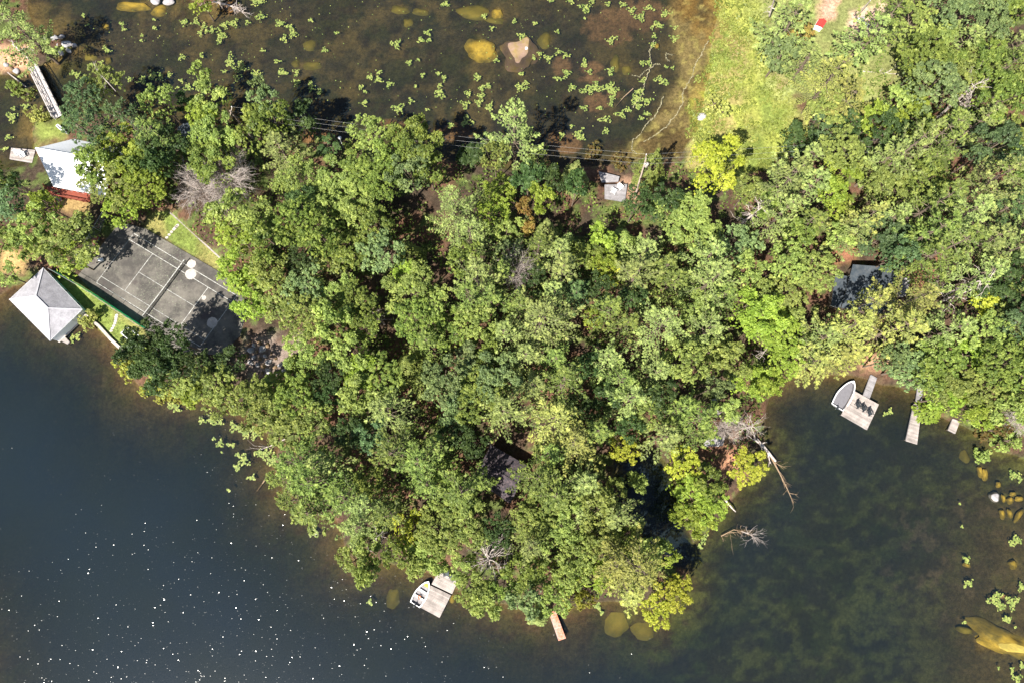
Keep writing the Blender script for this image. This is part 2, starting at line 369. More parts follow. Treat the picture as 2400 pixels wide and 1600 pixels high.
paint([(1985,40),(2060,30),(2040,110),(1980,100)], (.50,.33,.25), 1.2)
paint([(1935,585),(1995,580),(1990,620),(1940,625)], (.26,.12,.07), 1)
paint([(2120,620),(2190,600),(2170,670),(2125,690)], (.24,.11,.07), 1)
paint([(2035,830),(2090,835),(2060,870),(2010,860)], (.32,.18,.11), 1)
paint([(600,790),(700,800),(720,850),(640,900),(560,860)], (.20,.155,.13), 2)
paint([(1440,415),(1500,420),(1495,480),(1470,480)], (.33,.20,.13), 1)
paint([(135,455),(225,470),(215,520),(150,500)], (.28,.19,.08), 1)
paint([(15,590),(80,600),(60,640),(10,640)], (.36,.24,.10), 1)
paint([(-20,115),(70,120),(80,165),(-20,165)], (.42,.24,.15), 1.5)
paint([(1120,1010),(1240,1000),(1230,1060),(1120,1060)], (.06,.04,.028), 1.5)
paint([(1700,1040),(1740,1030),(1740,1110),(1690,1100)], (.30,.15,.09), 1.5)
me.materials.append(mat_ground())
ca = me.color_attributes.new('Col', 'FLOAT_COLOR', 'POINT')
ca.data.foreach_set('color', np.concatenate([col, np.ones((len(col), 1))], 1).astype(np.float32).ravel())
wa = me.attributes.new('wet', 'FLOAT', 'POINT'); wa.data.foreach_set('value', (wetm*(1-md)).astype(np.float32))
g = link('ground', me); tag(g, kind='structure')
# ------------------------------------------------------------------ lake water
def mat_water():
    m, t, out = newmat('lake_water'); co = objco(t)
    dep = N(t, 'ShaderNodeAttribute', attribute_name='depth').outputs['Fac']
    murk = mathn(t, 'SUBTRACT', 1.0, mathn(t, 'POWER', 2.718, mathn(t, 'MULTIPLY', dep, -.50)))
    tint = mixc(t, ramp(t, dep, 0, 2.5), (.95,.90,.78), (.50,.55,.50))
    tr = t.nodes.new('ShaderNodeBsdfTransparent'); t.links.new(tint, tr.inputs[0])
    df = t.nodes.new('ShaderNodeBsdfDiffuse')
    dc = mixc(t, ramp(t, noise(t, .05, 4, .6, co), .35, .65), (.0105,.0185,.027), (.012,.0195,.0235)); t.links.new(dc, df.inputs[0])
    m1 = t.nodes.new('ShaderNodeMixShader'); t.links.new(murk, m1.inputs[0]); t.links.new(tr.outputs[0], m1.inputs[1]); t.links.new(df.outputs[0], m1.inputs[2])
    gl = t.nodes.new('ShaderNodeBsdfGlossy'); gl.inputs['Roughness'].default_value = .15
    mp = N(t, 'ShaderNodeMapping'); mp.inputs['Scale'].default_value = (1, 2.1, 1); mp.inputs['Rotation'].default_value = (0, 0, -.25); t.links.new(co, mp.inputs[0])
    # chop: small wave facets, each with its own tilt, over a soft ripple
    vo = N(t, 'ShaderNodeTexVoronoi'); vo.inputs['Scale'].default_value = 8.0; t.links.new(mp.outputs[0], vo.inputs['Vector'])
    sx = t.nodes.new('ShaderNodeSeparateColor'); t.links.new(vo.outputs['Color'], sx.inputs[0])
    ang = mathn(t, 'MULTIPLY', sx.outputs[0], 6.2832)
    wind = ramp(t, noise(t, .09, 4, .7, co), .36, .62, .35, 1.15)
    mag = mathn(t, 'MULTIPLY', mathn(t, 'MULTIPLY', mathn(t, 'POWER', sx.outputs[1], 1.0), .30), mathn(t, 'MULTIPLY_ADD', mathn(t, 'GREATER_THAN', sx.outputs[2], .955), .93, .07)); mag = mathn(t, 'MULTIPLY', mag, wind)
    cn = t.nodes.new('ShaderNodeCombineXYZ'); t.links.new(mathn(t, 'MULTIPLY', mathn(t, 'COSINE', ang), mag), cn.inputs[0]); t.links.new(mathn(t, 'MULTIPLY', mathn(t, 'SINE', ang), mag), cn.inputs[1]); cn.inputs[2].default_value = 1
    nm = N(t, 'ShaderNodeVectorMath', operation='NORMALIZE'); t.links.new(cn.outputs[0], nm.inputs[0])
    bp = N(t, 'ShaderNodeBump'); bp.inputs['Strength'].default_value = .6; bp.inputs['Distance'].default_value = .03
    t.links.new(noise(t, 1.2, 1, .5, mp.outputs[0]), bp.inputs['Height']); t.links.new(nm.outputs[0], gl.inputs['Normal'])
    fr = t.nodes.new('ShaderNodeFresnel'); fr.inputs['IOR'].default_value = 1.33; t.links.new(bp.outputs[0], fr.inputs['Normal'])
    m2 = t.nodes.new('ShaderNodeMixShader'); t.links.new(fr.outputs[0], m2.inputs[0]); t.links.new(m1.outputs[0], m2.inputs[1]); t.links.new(gl.outputs[0], m2.inputs[2])
    t.links.new(m2.outputs[0], out.inputs[0]); return m
xs2 = axis(-122, 122, .6); ys2 = axis(-52, 112, .6)
me, wx, wy = gridmesh('water', xs2, ys2, lambda x, y: np.zeros_like(x))
dp = np.maximum(0.0, -height(wx, wy))
me.materials.append(mat_water())
a = me.attributes.new('depth', 'FLOAT', 'POINT'); a.data.foreach_set('value', dp.astype(np.float32))
WATER = me; tag(link('water', me), kind='structure')
# ------------------------------------------------------------------ trees
def unit(a): return a/(np.linalg.norm(a, axis=1, keepdims=True)+1e-9)
def quads(C, Nn, wd, hg, dirv=None):
    n = len(C); r = rng.normal(size=(n, 3)) if dirv is None else dirv
    a = unit(r-(r*Nn).sum(1, keepdims=True)*Nn); b = np.cross(Nn, a)
    a = a*hg[:, None]/2; b = b*wd[:, None]/2
    V = np.stack([C-a-b*.6, C-a*.2+b, C+a, C-a*.2-b*1.0], 1)      # pointed leaf-clump shape
    return V.reshape(-1, 3)
def leafmesh(name, V, v):
    n = len(V)//4; Fc = np.arange(n*4).reshape(n, 4)
    return npmesh(name, V, Fc, None, np.repeat(v, 4))
def lobed(ang, seed, amp=.28):
    r = np.random.default_rng(seed); f = 1.0
    for k in (2, 3, 4, 5, 7):
        f = f+amp/k**.5*.55*np.sin(k*ang+r.uniform(0, 6.28))
    return f
def broad(name, R, Hh, seed, dens=1.0, puff=.85, leaf=.27, flat=.75, lopen=1.0, nbf=.85):
    """broadleaf crown: boughs carry clumps of leaves all over a lumpy dome, with gaps between boughs"""
    global rng; rng = np.random.default_rng(seed)
    nb = int(max(5, R*R*nbf)); zc = Hh-R*flat
    # boughs: heads spread over the dome (golden spiral with jitter)
    k = np.arange(nb); ph = k*2.39996+rng.uniform(0, .6, nb); rr = np.sqrt((k+.5)/nb)
    rad = R*rr*lobed(ph, seed)*rng.uniform(.88, 1.08, nb)
    bz = zc+R*flat*np.sqrt(np.clip(1-(rr*.93)**2, 0, 1))*rng.uniform(.78, 1.05, nb)-rng.uniform(0, .9, nb)*(rng.random(nb) < .35)
    B = np.stack([np.cos(ph)*rad, np.sin(ph)*rad, bz], 1); Bs = rng.uniform(.75, 1.25, nb)*min(1.35, .55+R*.16)*(.85/nbf)**.35
    C = []; Nn = []; W = []; vv = []
    for i in range(nb):
        m = int((7+7*Bs[i]**2)*dens)
        q = unit(rng.normal(size=(m, 3))); q[:, 2] = np.abs(q[:, 2])*.9-.25
        pc = B[i]+q*Bs[i]*np.array([1, 1, .75])*rng.uniform(.45, 1.0, (m, 1))
        tone = rng.uniform(0, 1)
        for p in pc:
            ptone = rng.normal(0, .16)
            L = int(rng.integers(15, 24)*dens*lopen); u = unit(rng.normal(size=(L, 3))); u[:, 2] = np.abs(u[:, 2])*1.0-.3
            s = puff*rng.uniform(.35, .62)
            cc = p+u*s*np.array([1, 1, .7])*rng.uniform(.4, 1, (L, 1))
            nn = unit(u*.55+np.array([0, 0, .75])+rng.normal(size=(L, 3))*.42)
            C.append(cc); Nn.append(nn); W.append(rng.uniform(.7, 1.25, L)*leaf); vv.append(np.clip(.35*tone+.25+ptone+.3*rng.random(L), 0, 1))
    # lower skirt in the shade
    m = int(60*R*dens); a = rng.uniform(0, 6.28, m); r = R*np.sqrt(rng.uniform(.2, 1, m))*lobed(a, seed)*.95
    cc = np.stack([np.cos(a)*r, np.sin(a)*r, zc+rng.uniform(-R*.35, R*.2, m)], 1)
    C.append(cc); Nn.append(unit(np.stack([np.cos(a), np.sin(a), np.full(m, .8)], 1)+rng.normal(size=(m, 3))*.4)); W.append(rng.uniform(.25, .5, m)); vv.append(rng.random(m))
    C = np.concatenate(C); Nn = np.concatenate(Nn); W = np.concatenate(W); vv = np.concatenate(vv)
    me = leafmesh(name, quads(C, Nn, W, W*1.25), vv)
    # trunk and limbs
    t = MB(); zt = zc+R*flat*.3
    lean = rng.uniform(-.35, .35, 2)
    t.tube([(0, 0, -.6), (0, 0, .3), (lean[0]*.5, lean[1]*.5, zt*.5), (lean[0], lean[1], zt), (lean[0]*1.3, lean[1]*1.3, Hh-.8)], [.11+.035*R, .08+.03*R, .07+.022*R, .05+.014*R, .03], 7)
    for i in rng.permutation(nb)[:min(nb, 14)]:
        z0 = rng.uniform(.35, .85)*zt; b0 = np.array([lean[0]*z0/zt, lean[1]*z0/zt, z0]); b1 = B[i]+np.array([0, 0, .1]); mid = (b0+b1)/2+np.array([0, 0, -.3])
        t.tube([b0, mid, b1], [.05+.012*R, .045, .02], 5, cap=False)
    return me, t.mesh(name+'_trunk', M_bark)
def pine(name, R, Hh, seed, dens=1.0, low=.34):
    """white pine: whorls of long level boughs, each a feather of needle tufts; star shaped from above"""
    global rng; rng = np.random.default_rng(seed)
    C = []; Nn = []; W = []; Hs = []; D = []; vv = []; t = MB()
    t.tube([(0, 0, -.6), (0, 0, Hh*.5), (.15, .1, Hh*.8), (.1, 0, Hh)], [.10+.035*R, .08+.025*R, .09, .02], 7)
    def tuft(p, u0, tone, m, s=1.0):
        u = unit(rng.normal(size=(m, 3))*.42+u0); L = rng.uniform(.30, .5, m)*s
        C.append(p+u*(L*.5)[:, None]); D.append(u); Nn.append(unit(np.array([0, 0, 1.0])+rng.normal(size=(m, 3))*.38))
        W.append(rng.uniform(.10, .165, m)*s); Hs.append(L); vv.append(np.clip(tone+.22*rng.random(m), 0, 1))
    tiers = int(4.6+R*.42); z0 = Hh*low; asym = rng.uniform(0, 6.28)
    for k in range(tiers):
        f = k/(tiers-1); z = z0+(Hh-.8-z0)*f**.95
        prof = 1.0-.80*f**1.25
        nbr = [8, 7, 6, 6, 5, 5, 5, 4][min(k, 7)]; off = k*2.4+rng.uniform(-.3, .3)
        for j in range(nbr):
            a = off+6.283*j/nbr+rng.normal(0, .22); L = R*prof*rng.uniform(.60, 1.22)*(1+.14*math.cos(a-asym))
            if rng.random() < .10: continue
            dr = np.array([math.cos(a), math.sin(a), 0]); sd_ = np.array([-math.sin(a), math.cos(a), 0])
            rise = rng.uniform(.08, .30)*L; bend = rng.uniform(-.18, .18)*L
            P = lambda s: np.array([0, 0, z])+dr*L*s+sd_*bend*s*s+np.array([0, 0, rise*s*s-.07*L*math.sin(s*3.1)])
            t.tube([P(0), P(.5), P(.95)], [.055, .04, .012], 4, cap=False)
            tone = rng.uniform(.0, .45); ntw = max(4, int(L*2.3*dens))
            for q in range(ntw):
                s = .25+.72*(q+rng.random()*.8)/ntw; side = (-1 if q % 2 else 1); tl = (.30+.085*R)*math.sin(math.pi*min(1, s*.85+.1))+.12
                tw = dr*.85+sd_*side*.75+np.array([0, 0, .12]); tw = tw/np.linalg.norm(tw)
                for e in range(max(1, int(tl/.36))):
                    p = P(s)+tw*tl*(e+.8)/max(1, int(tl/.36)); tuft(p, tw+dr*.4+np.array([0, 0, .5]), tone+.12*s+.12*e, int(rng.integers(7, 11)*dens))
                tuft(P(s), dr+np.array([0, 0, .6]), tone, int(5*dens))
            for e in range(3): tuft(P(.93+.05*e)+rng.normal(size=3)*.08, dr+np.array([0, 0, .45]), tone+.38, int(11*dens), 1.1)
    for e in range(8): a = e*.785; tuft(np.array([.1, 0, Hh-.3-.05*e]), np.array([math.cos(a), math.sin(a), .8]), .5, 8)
    C = np.concatenate(C); Nn = np.concatenate(Nn); W = np.concatenate(W); Hs = np.concatenate(Hs); D = np.concatenate(D); vv = np.concatenate(vv)
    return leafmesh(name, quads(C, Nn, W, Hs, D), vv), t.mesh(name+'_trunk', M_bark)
def cone(name, R, Hh, seed, dens=1.0):
    """cedar or small spruce: dense cone of drooping sprays"""
    global rng; rng = np.random.default_rng(seed)
    C = []; Nn = []; D = []; vv = []; ns = int(55*R*R**.5*dens)+40
    f = np.sqrt(rng.uniform(0, 1, ns)); a = rng.uniform(0, 6.283, ns)
    for i in range(ns):
        r = R*f[i]*lobed(a[i], seed, .2); z = Hh*(1-f[i]*.8)-rng.uniform(0, .5)
        dr = np.array([math.cos(a[i]), math.sin(a[i]), -.15]); L = rng.uniform(.35, .8)*min(1.2, R*.4); m = int(rng.integers(13, 22)*dens); s = rng.random(m)
        p = np.array([math.cos(a[i])*r, math.sin(a[i])*r, z]); sp = np.cross(dr, [0, 0, 1])
        cc = p+dr*((s-.7)*L)[:, None]+sp*(rng.uniform(-1, 1, m)*(1-s)*L*.55)[:, None]+rng.normal(size=(m, 3))*.04
        C.append(cc); D.append(unit(dr+rng.normal(size=(m, 3))*.5)); Nn.append(unit(np.array([dr[0]*.5, dr[1]*.5, 1.0])+rng.normal(size=(m, 3))*.3)); vv.append(np.clip(rng.random()*.5+rng.random(m)*.5, 0, 1))
    C = np.concatenate(C); Nn = np.concatenate(Nn); D = np.concatenate(D); vv = np.concatenate(vv); n = len(C)
    t = MB(); t.tube([(0, 0, -.5), (0, 0, Hh*.9)], [.05+.03*R, .02], 6)
    return leafmesh(name, quads(C, Nn, rng.uniform(.10, .2, n), rng.uniform(.2, .36, n), D), vv), t.mesh(name+'_trunk', M_bark)
def twigs(mb, p, d, L, r, depth, spread=.6, droop=0.0, nch=(3, 5), maxseg=6000):
    """recursive bare branch"""
    p = Vector(p); d = Vector(d).normalized(); pts = [p]; n = 4
    for i in range(n):
        d = (d+Vector(rng.normal(size=3))*.13+Vector((0, 0, -droop))).normalized(); pts.append(pts[-1]+d*L/n)
    mb.tube(pts, [r*(1-.75*i/n) for i in range(n+1)], 4 if depth < 2 else 5, cap=False)
    if depth <= 0: return
    for k in range(int(rng.integers(*nch))):
        i = int(rng.integers(1, n+1)); dd = (d+Vector(rng.normal(size=3))*spread).normalized()
        twigs(mb, pts[i], dd, L*rng.uniform(.4, .68), r*.5, depth-1, spread, droop, nch)
def deadtree(seed, Hh, R, mode):
    """mode 0 bare spire with level limbs, 1 spreading bare crown, 2 broom of fine pale twigs"""
    global rng; rng = np.random.default_rng(seed); t = MB(); b = MB()
    if mode == 2:
        t.tube([(0, 0, -.5), (.1, 0, Hh*.45)], [.22, .12], 6)
        for k in range(54):
            a = k*2.4; dv = (math.cos(a), math.sin(a), rng.uniform(.15, 1.3)); L = math.hypot(R, .1)*rng.uniform(.7, 1.05)
            twigs(b, (0, 0, Hh*rng.uniform(.3, .6)), dv, L, .055, 2, .42, .04, (5, 9))
    elif mode == 1:
        t.tube([(0, 0, -.5), (.2, .1, Hh*.5), (.1, .3, Hh*.8), (.3, .2, Hh)], [.26, .2, .12, .03], 7)
        for k in range(22):
            a = k*2.4+rng.uniform(-.3, .3); z = Hh*(.45+.5*k/22)
            twigs(b, (.15, .2, z), (math.cos(a), math.sin(a), .25), R*rng.uniform(.65, 1.05)*(1-.3*k/22), .07, 2, .5, .03, (3, 6))
    else:
        t.tube([(0, 0, -.5), (.1, .1, Hh*.6), (0, .3, Hh)], [.24, .17, .03], 7)
        for k in range(16):
            a = k*2.4+rng.uniform(-.4, .4); z = Hh*(.3+.66*k/16)
            twigs(b, (.05, .12, z), (math.cos(a), math.sin(a), rng.uniform(-.15, .35)), R*rng.uniform(.3, .85), .06, 1, .45, .02, (2, 5))
    return b.mesh('bare_limbs', M_dead), t.mesh('bare_trunk', M_dead)
PRO = {}
def proto(shape, R, var):
    cls = {'broad': [2.0, 3.1, 4.4, 6.0], 'pine': [3.0, 4.4, 6.2], 'cone': [1.3, 2.4, 3.6], 'bush': [1.0, 1.8], 'dead0': [2.6], 'dead1': [3.6], 'dead2': [3.6]}[shape]
    i = int(np.argmin([abs(math.log(R/c)) for c in cls])); c = cls[i]; nv = {'broad': 4, 'pine': 4, 'cone': 2, 'bush': 2}.get(shape, 3); v = var % nv
    key = (shape, i, v)
    if key not in PRO:
        sd_ = 100*i+10*v+{'broad': 1, 'pine': 2, 'cone': 3, 'bush': 4, 'dead0': 5, 'dead1': 6, 'dead2': 7}[shape]
        if shape == 'broad': Hh = c*1.6+4; PRO[key] = (*broad('leaf_crown', c, Hh, sd_, puff=(.62, .8, 1.0, 1.2)[v], leaf=(.18, .23, .27, .31)[v], flat=(.6, .8, .7, .95)[v], nbf=(1.25, .85, .6, .5)[v], dens=(1.15, 1, 1, 1)[v]), Hh, c)
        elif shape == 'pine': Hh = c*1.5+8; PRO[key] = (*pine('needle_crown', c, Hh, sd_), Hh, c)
        elif shape == 'cone': Hh = c*1.9+2; PRO[key] = (*cone('spray_crown', c, Hh, sd_), Hh, c)
        elif shape == 'bush': Hh = c*1.1+.3; PRO[key] = (*broad('bush_crown', c, Hh, sd_, dens=.8, puff=.55, leaf=.2, flat=.8), Hh, c)
        else: Hh = {'dead0': 11, 'dead1': 9, 'dead2': 6.5}[shape]; PRO[key] = (*deadtree(sd_, Hh, c, int(shape[-1])), Hh, c)
    return PRO[key]
# kinds: code -> shape, material, colour words, name, category
KI = dict(
 p=('pine','pale','pale sage green pine','pine_tree','pine tree'), P=('pine','pine','mid green pine','pine_tree','pine tree'),
 q=('pine','dpine','dark green pine','pine_tree','pine tree'), w=('pine','ypine','pale yellowish pine','pine_tree','pine tree'),
 o=('broad','mid','mid green broadleaf tree','broadleaf_tree','tree'), O=('broad','dark','dark green broadleaf tree','broadleaf_tree','tree'),
 b=('broad','blue','bluish green broadleaf tree','broadleaf_tree','tree'), g=('broad','grey','grey-green broadleaf tree','broadleaf_tree','tree'),
 l=('broad','light','light green broadleaf tree','broadleaf_tree','tree'), y=('broad','bright','bright green broadleaf tree','broadleaf_tree','tree'),
 Y=('broad','yellow','bright yellow-green tree','broadleaf_tree','tree'), r=('broad','rust','orange-leaved tree','broadleaf_tree','tree'),
 G=('bush','gold','golden yellow shrub','shrub','shrub'), c=('cone','light','yellow-green conifer','cedar_tree','conifer'),
 C=('cone','dark','small dark conifer','cedar_tree','conifer'), k=('cone','bright','bright green conifer','cedar_tree','conifer'), x=('cone','pale','sage green conifer','cedar_tree','conifer'),
 u=('bush','light','light green shrub','shrub','shrub'), U=('bush','dark','dark green shrub','shrub','shrub'), n=('bush','brown','brownish shrub','shrub','shrub'), i=('bush','ypine','pale olive shrub','shrub','shrub'), s=('bush','rust','rust-red shrub','shrub','shrub'),
 d=('dead0',None,'bare grey dead tree','dead_tree','dead tree'), D=('dead1',None,'bare spreading dead tree','dead_tree','dead tree'), t=('dead2',None,'pale twiggy leafless tree','dead_tree','dead tree'))
HT = dict(p=18, P=18, q=16, w=17, o=13, O=12, b=13, g=13, l=12, y=10, Y=9, r=8, G=2.2, c=10, C=7, k=8, x=9, u=2.2, U=2.2, n=2.2, i=2.4, s=2, d=11, D=10, t=7)
# x y radius code [height]: crown centres read off the photograph
TR = """
28 52 62 p 14;470 2 26 y 6;200 240 46 b;240 188 38 l 11;196 305 56 q;292 275 54 q;372 235 36 l;366 312 48 P;398 345 46 O;282 345 44 y;310 395 46 y;487 222 40 l;470 165 18 l 9;
432 238 20 O 7;475 280 30 y;512 322 50 l;500 385 50 o;66 262 17 i;50 210 17 u;20 196 14 u;612 203 18 g;625 242 38 g;645 278 36 o;600 305 46 o;655 345 50 p 15;702 275 38 O 9;
770 342 28 O 6;870 318 44 l 10;820 343 16 u;980 345 56 o;918 372 40 o;1207 285 60 p 23;1160 372 32 l;1084 342 20 C;1112 365 24 O 7;1258 356 26 P 8;1395 342 22 n;1458 372 20 n;1240 378 16 n;
1535 370 40 c 14;1352 395 38 x 11;1304 388 13 k 6;1672 402 56 Y 16;1675 236 24 i;1700 255 14 i;
1858 45 56 p 14;1870 88 30 r 7;1828 130 44 g 9;1890 142 48 o 10;1950 180 60 w;2040 78 50 p;2085 40 46 o;1990 232 52 w 14;2122 62 42 l;2152 160 60 o;2185 108 44 l;2222 40 50 g;2250 110 52 o;2300 68 46 g;
2352 38 44 o;2384 108 44 o;2172 215 58 g;2242 188 52 l;2100 250 42 l;2132 285 46 y;2292 158 50 o;2350 165 42 g;2243 238 40 D 12;2322 248 52 o;2384 222 42 l;2290 292 46 o;2380 322 42 l;1930 262 42 l 8;2040 290 40 y 9;
1868 338 44 O 9;1925 318 36 b 8;2062 325 54 O;2195 322 72 o;2140 342 54 g;1962 362 48 l;1868 395 54 p 22;2082 372 52 o;2310 352 50 b;2382 385 40 o;1990 300 30 O 7;2240 300 36 O 8;2392 20 40 o;2130 110 30 u 4;
22 420 24 o;40 435 22 O;28 482 44 b 8;95 540 48 l;152 566 66 l;122 488 32 y;172 610 40 y;60 575 34 l;280 428 70 l;238 400 44 o;352 440 52 y;292 492 42 y;330 395 40 o;385 400 24 O;482 448 44 t 9;542 425 46 t 9;
545 500 44 l;562 560 46 y;562 640 42 y;605 665 42 y;15 645 28 l 6;352 800 46 O 12;412 800 40 O;198 750 16 i;214 736 12 i;545 655 22 k 5;90 265 14 i;
702 440 48 l;655 436 20 u;712 482 30 O;792 430 58 l;852 420 54 o;832 472 54 l;770 480 44 l;902 430 48 o;962 405 46 g;1005 405 40 o;1062 488 62 p;1102 545 44 p;1172 452 38 y 9;1158 502 38 y 9;1186 545 36 l 9;
620 522 46 l;642 575 44 o;702 530 52 o;760 562 48 o;702 602 50 O;850 512 46 l;882 545 46 o;902 602 48 g;955 590 40 c;642 640 44 l;655 700 54 l;600 722 40 y;722 682 48 g;722 742 50 l;790 700 50 l;842 722 50 o;
782 755 40 l;862 762 40 o;968 690 58 l;958 648 36 y;982 762 54 o;1010 730 40 l;1120 652 58 p;1152 702 50 P;1092 620 40 o;1100 695 44 P;1182 782 44 o;1062 782 46 o;1122 762 44 l;890 747 22 d;830 600 44 o;780 610 46 l;
1230 492 17 r 9;1236 537 16 r 8;1270 472 28 y 11;1282 530 32 x 12;1332 560 30 x 12;1262 578 42 P;1312 592 46 p;1240 425 30 O;1302 432 34 O;1350 440 24 O;1402 572 30 y;1410 622 34 y;1368 602 28 o;1425 642 28 Y 8;
1462 560 46 c;1512 592 50 g;1492 642 58 g;1545 482 42 O;1490 482 34 O;1600 522 56 l;1642 562 50 l;1662 602 50 o;1622 492 38 l;1722 582 44 g;1762 500 32 d;1750 452 32 l;1800 490 30 o;1582 662 48 P;1558 628 34 P;
1672 652 56 p;1692 692 44 P;1742 640 38 l;1772 700 42 l;1772 745 54 y;1392 752 24 y 8;1430 722 38 P;1470 762 38 P;1550 762 70 p;1268 752 78 p;1222 722 46 P;1622 722 44 l;1662 772 46 g;1320 632 40 o;1300 690 38 o;
1250 665 34 O;1212 640 34 t 12;1402 682 34 O;1480 702 36 O;1200 600 30 g;1180 640 34 P;1350 690 40 q;
1850 422 54 p;1830 502 46 p;1905 430 36 p;1962 415 38 y;1942 460 34 y;1960 495 30 y;2062 432 48 l;2152 440 54 o;2028 510 44 w;2000 540 46 p;1900 520 40 P;2092 512 44 o;2060 562 48 b;2200 472 54 P;2262 502 70 p;
2182 545 54 P;2232 575 62 P;2332 420 64 p;2372 482 44 q;2322 562 50 g;2170 602 50 P;2382 582 44 o;2302 642 46 o;2362 652 44 O;2100 602 36 b;2290 716 26 Y 8;2142 700 62 w;2112 765 62 w;2052 700 28 w;
1990 765 58 w;1932 792 52 p;1870 732 36 c;1842 682 46 l;1830 622 42 l;1902 642 50 l;1862 560 36 o;1822 782 54 y;2232 772 50 o;2302 782 46 l;2372 762 46 b;2352 702 42 O;2265 670 40 d;1955 560 26 l;2290 680 34 O;2420 450 50 o;2430 560 50 g;2425 700 50 o;2430 330 46 o;2425 180 50 l;
342 835 50 O 12;382 855 54 O 12;286 852 17 G;300 872 16 G;336 908 20 G;372 922 20 G;402 926 20 G;422 882 48 l;462 862 38 O;502 902 48 l;522 942 40 l;592 932 42 l;542 852 38 O 8;610 965 44 l;450 915 28 y;
722 832 50 l;682 850 22 k 5;822 832 46 l;630 902 44 c;640 955 40 l;700 932 46 o;742 982 44 l;682 1012 50 l;782 882 36 O;850 872 44 y;882 902 66 o;842 932 48 l;902 962 54 o;960 852 50 c 14;990 885 40 c;
1040 892 50 g;1062 935 48 g;1122 922 64 o;1162 880 54 g;1182 962 54 g;1110 852 46 g;1142 812 42 o;1002 802 44 P;822 1012 38 O;872 1022 44 b;922 1060 58 P;982 1082 56 P;1022 1042 40 P;1072 1012 40 O;
1112 1042 36 O;692 1082 54 P;652 1120 30 P;722 1130 62 P;682 1172 46 P;752 1082 42 o;802 1162 54 P;852 1182 50 p;872 1130 36 o;1002 1132 50 P;1052 1120 38 o;1082 1152 62 P;1062 1182 44 l;1130 1130 30 P;770 930 34 O;
1232 832 46 o;1302 842 46 P;1322 892 56 P;1372 862 34 O;1422 842 44 o;1252 902 42 o;1362 962 34 O;1300 982 62 w;1342 1040 68 w;1290 1062 40 P;1402 1012 40 P;1482 932 54 p;1460 890 44 P;1502 962 46 l;1472 1002 34 O;
1540 872 46 g;1600 852 50 l;1662 822 50 l;1702 852 46 l;1640 982 54 P;1600 958 36 P;1652 1012 34 P;1562 1022 42 g;1460 1052 34 Y 8;1600 1088 40 Y 8;1752 1092 42 Y 7;1740 890 36 y 8;1782 905 30 y 7;1700 962 26 l 7;1700 1005 22 t 5;1672 910 22 g;1545 930 34 O;1420 930 36 O;
1750 1002 28 D;1262 1120 54 P;1302 1162 62 P;1262 1200 44 o;1370 1132 40 o;1400 1182 48 l;1442 1142 26 l;1497 1128 20 l;1622 1160 50 y 10;1662 1182 42 y 10;1660 1132 32 o;1610 1205 36 y 9;
722 1202 44 P;832 1232 46 o;862 1272 38 l;832 1312 32 l;802 1302 18 l 7;862 1335 26 l;892 1252 30 d;872 1282 24 d;962 1245 42 Y 8;932 1292 32 o;1002 1292 46 l;1032 1240 54 l;1092 1222 54 l;1022 1316 24 l;
978 1315 26 l;1092 1332 34 l;1145 1300 46 D;1110 1382 40 l;1140 1402 34 l;1182 1372 36 o;1172 1240 36 O;910 1205 40 o;
1252 1212 54 l;1312 1222 54 l;1362 1202 50 o;1442 1212 54 o;1465 1262 34 o;1402 1262 46 l;1352 1292 46 l;1242 1282 46 o;1222 1332 44 o;1272 1342 40 o;1302 1402 38 l;1262 1452 28 x 7;1232 1402 34 g;1342 1402 26 G 6;
1372 1412 22 G 5;1442 1322 54 w;1502 1335 70 w;1480 1382 44 w;1522 1292 34 l;1562 1302 28 y;1572 1392 40 Y 8;1540 1432 36 Y 8;1592 1372 26 Y 7;1640 1222 30 y 8;1392 1342 40 y;1340 1340 36 l;
1832 852 42 y;1802 900 34 y;1912 842 52 w 12;1962 830 46 w 12;2002 822 40 w 10;2122 862 48 g;2082 842 34 g;2172 882 44 o;2202 842 50 o;2262 832 42 y;2332 852 54 o;2392 882 44 o;2232 902 54 l;2302 922 54 l;
2218 930 38 y;2275 955 36 y;2205 962 30 k 6;2352 962 40 l;2392 932 42 l;2342 1002 30 n 5;2372 1032 30 u 4;2312 1068 14 u 1.6;2385 985 26 t 4;2235 905 30 y 7;2300 980 26 y 5;2420 830 50 o;2430 950 50 l
"""
LANDM = [('the tennis court',385,660),('the grey hip-roofed boathouse',110,715),('the white-roofed red cottage',170,400),('the footbridge',110,215),('the lone tall pine beside the upper bay',1207,300),
 ('the white yard light',800,333),('the utility pole at the left end of the wires',560,290),('the transformer pole',1500,400),('the small grey deck with two white chairs',1440,450),('the little red-roofed hut',1923,52),
 ('the slate-roofed cottage',2030,690),('the black-roofed cabin',1170,1110),('the square swim dock with three dark chairs',2015,955),('the long plank dock',2145,980),('the two-section dock with the open boat',1030,1395),
 ('the rusty plank dock',1310,1465),('the dark inlet',1520,1200),('the fallen trunk reaching into the right bay',1820,1100),('the orange-leaved saplings',1232,512),('the pale rubble slope',640,830),
 ('the mossy marsh meadow',1720,250),('the bluish little roof in the trees',440,315),('the tip of the tiny short dock',2235,1000),('the pale twiggy leafless pair',512,432),('the middle of the wooded point',1200,800),
 ('the largest bare dead tree by the bottom shore',1145,1300),('the right end of the upper wires',2380,325),('the centre of the wooded point\'s left flank',850,600),('the wood\'s widest stretch below the wires',1620,600),('the lower left shore of the point',700,1100)]
DIRS = ['right of','lower right of','below','lower left of','left of','upper left of','above','upper right of']
ORD = ['nearest to it','second nearest','third nearest','fourth nearest','fifth nearest','sixth nearest','seventh nearest','eighth nearest','ninth nearest','tenth nearest','eleventh nearest','twelfth nearest']
trees = []
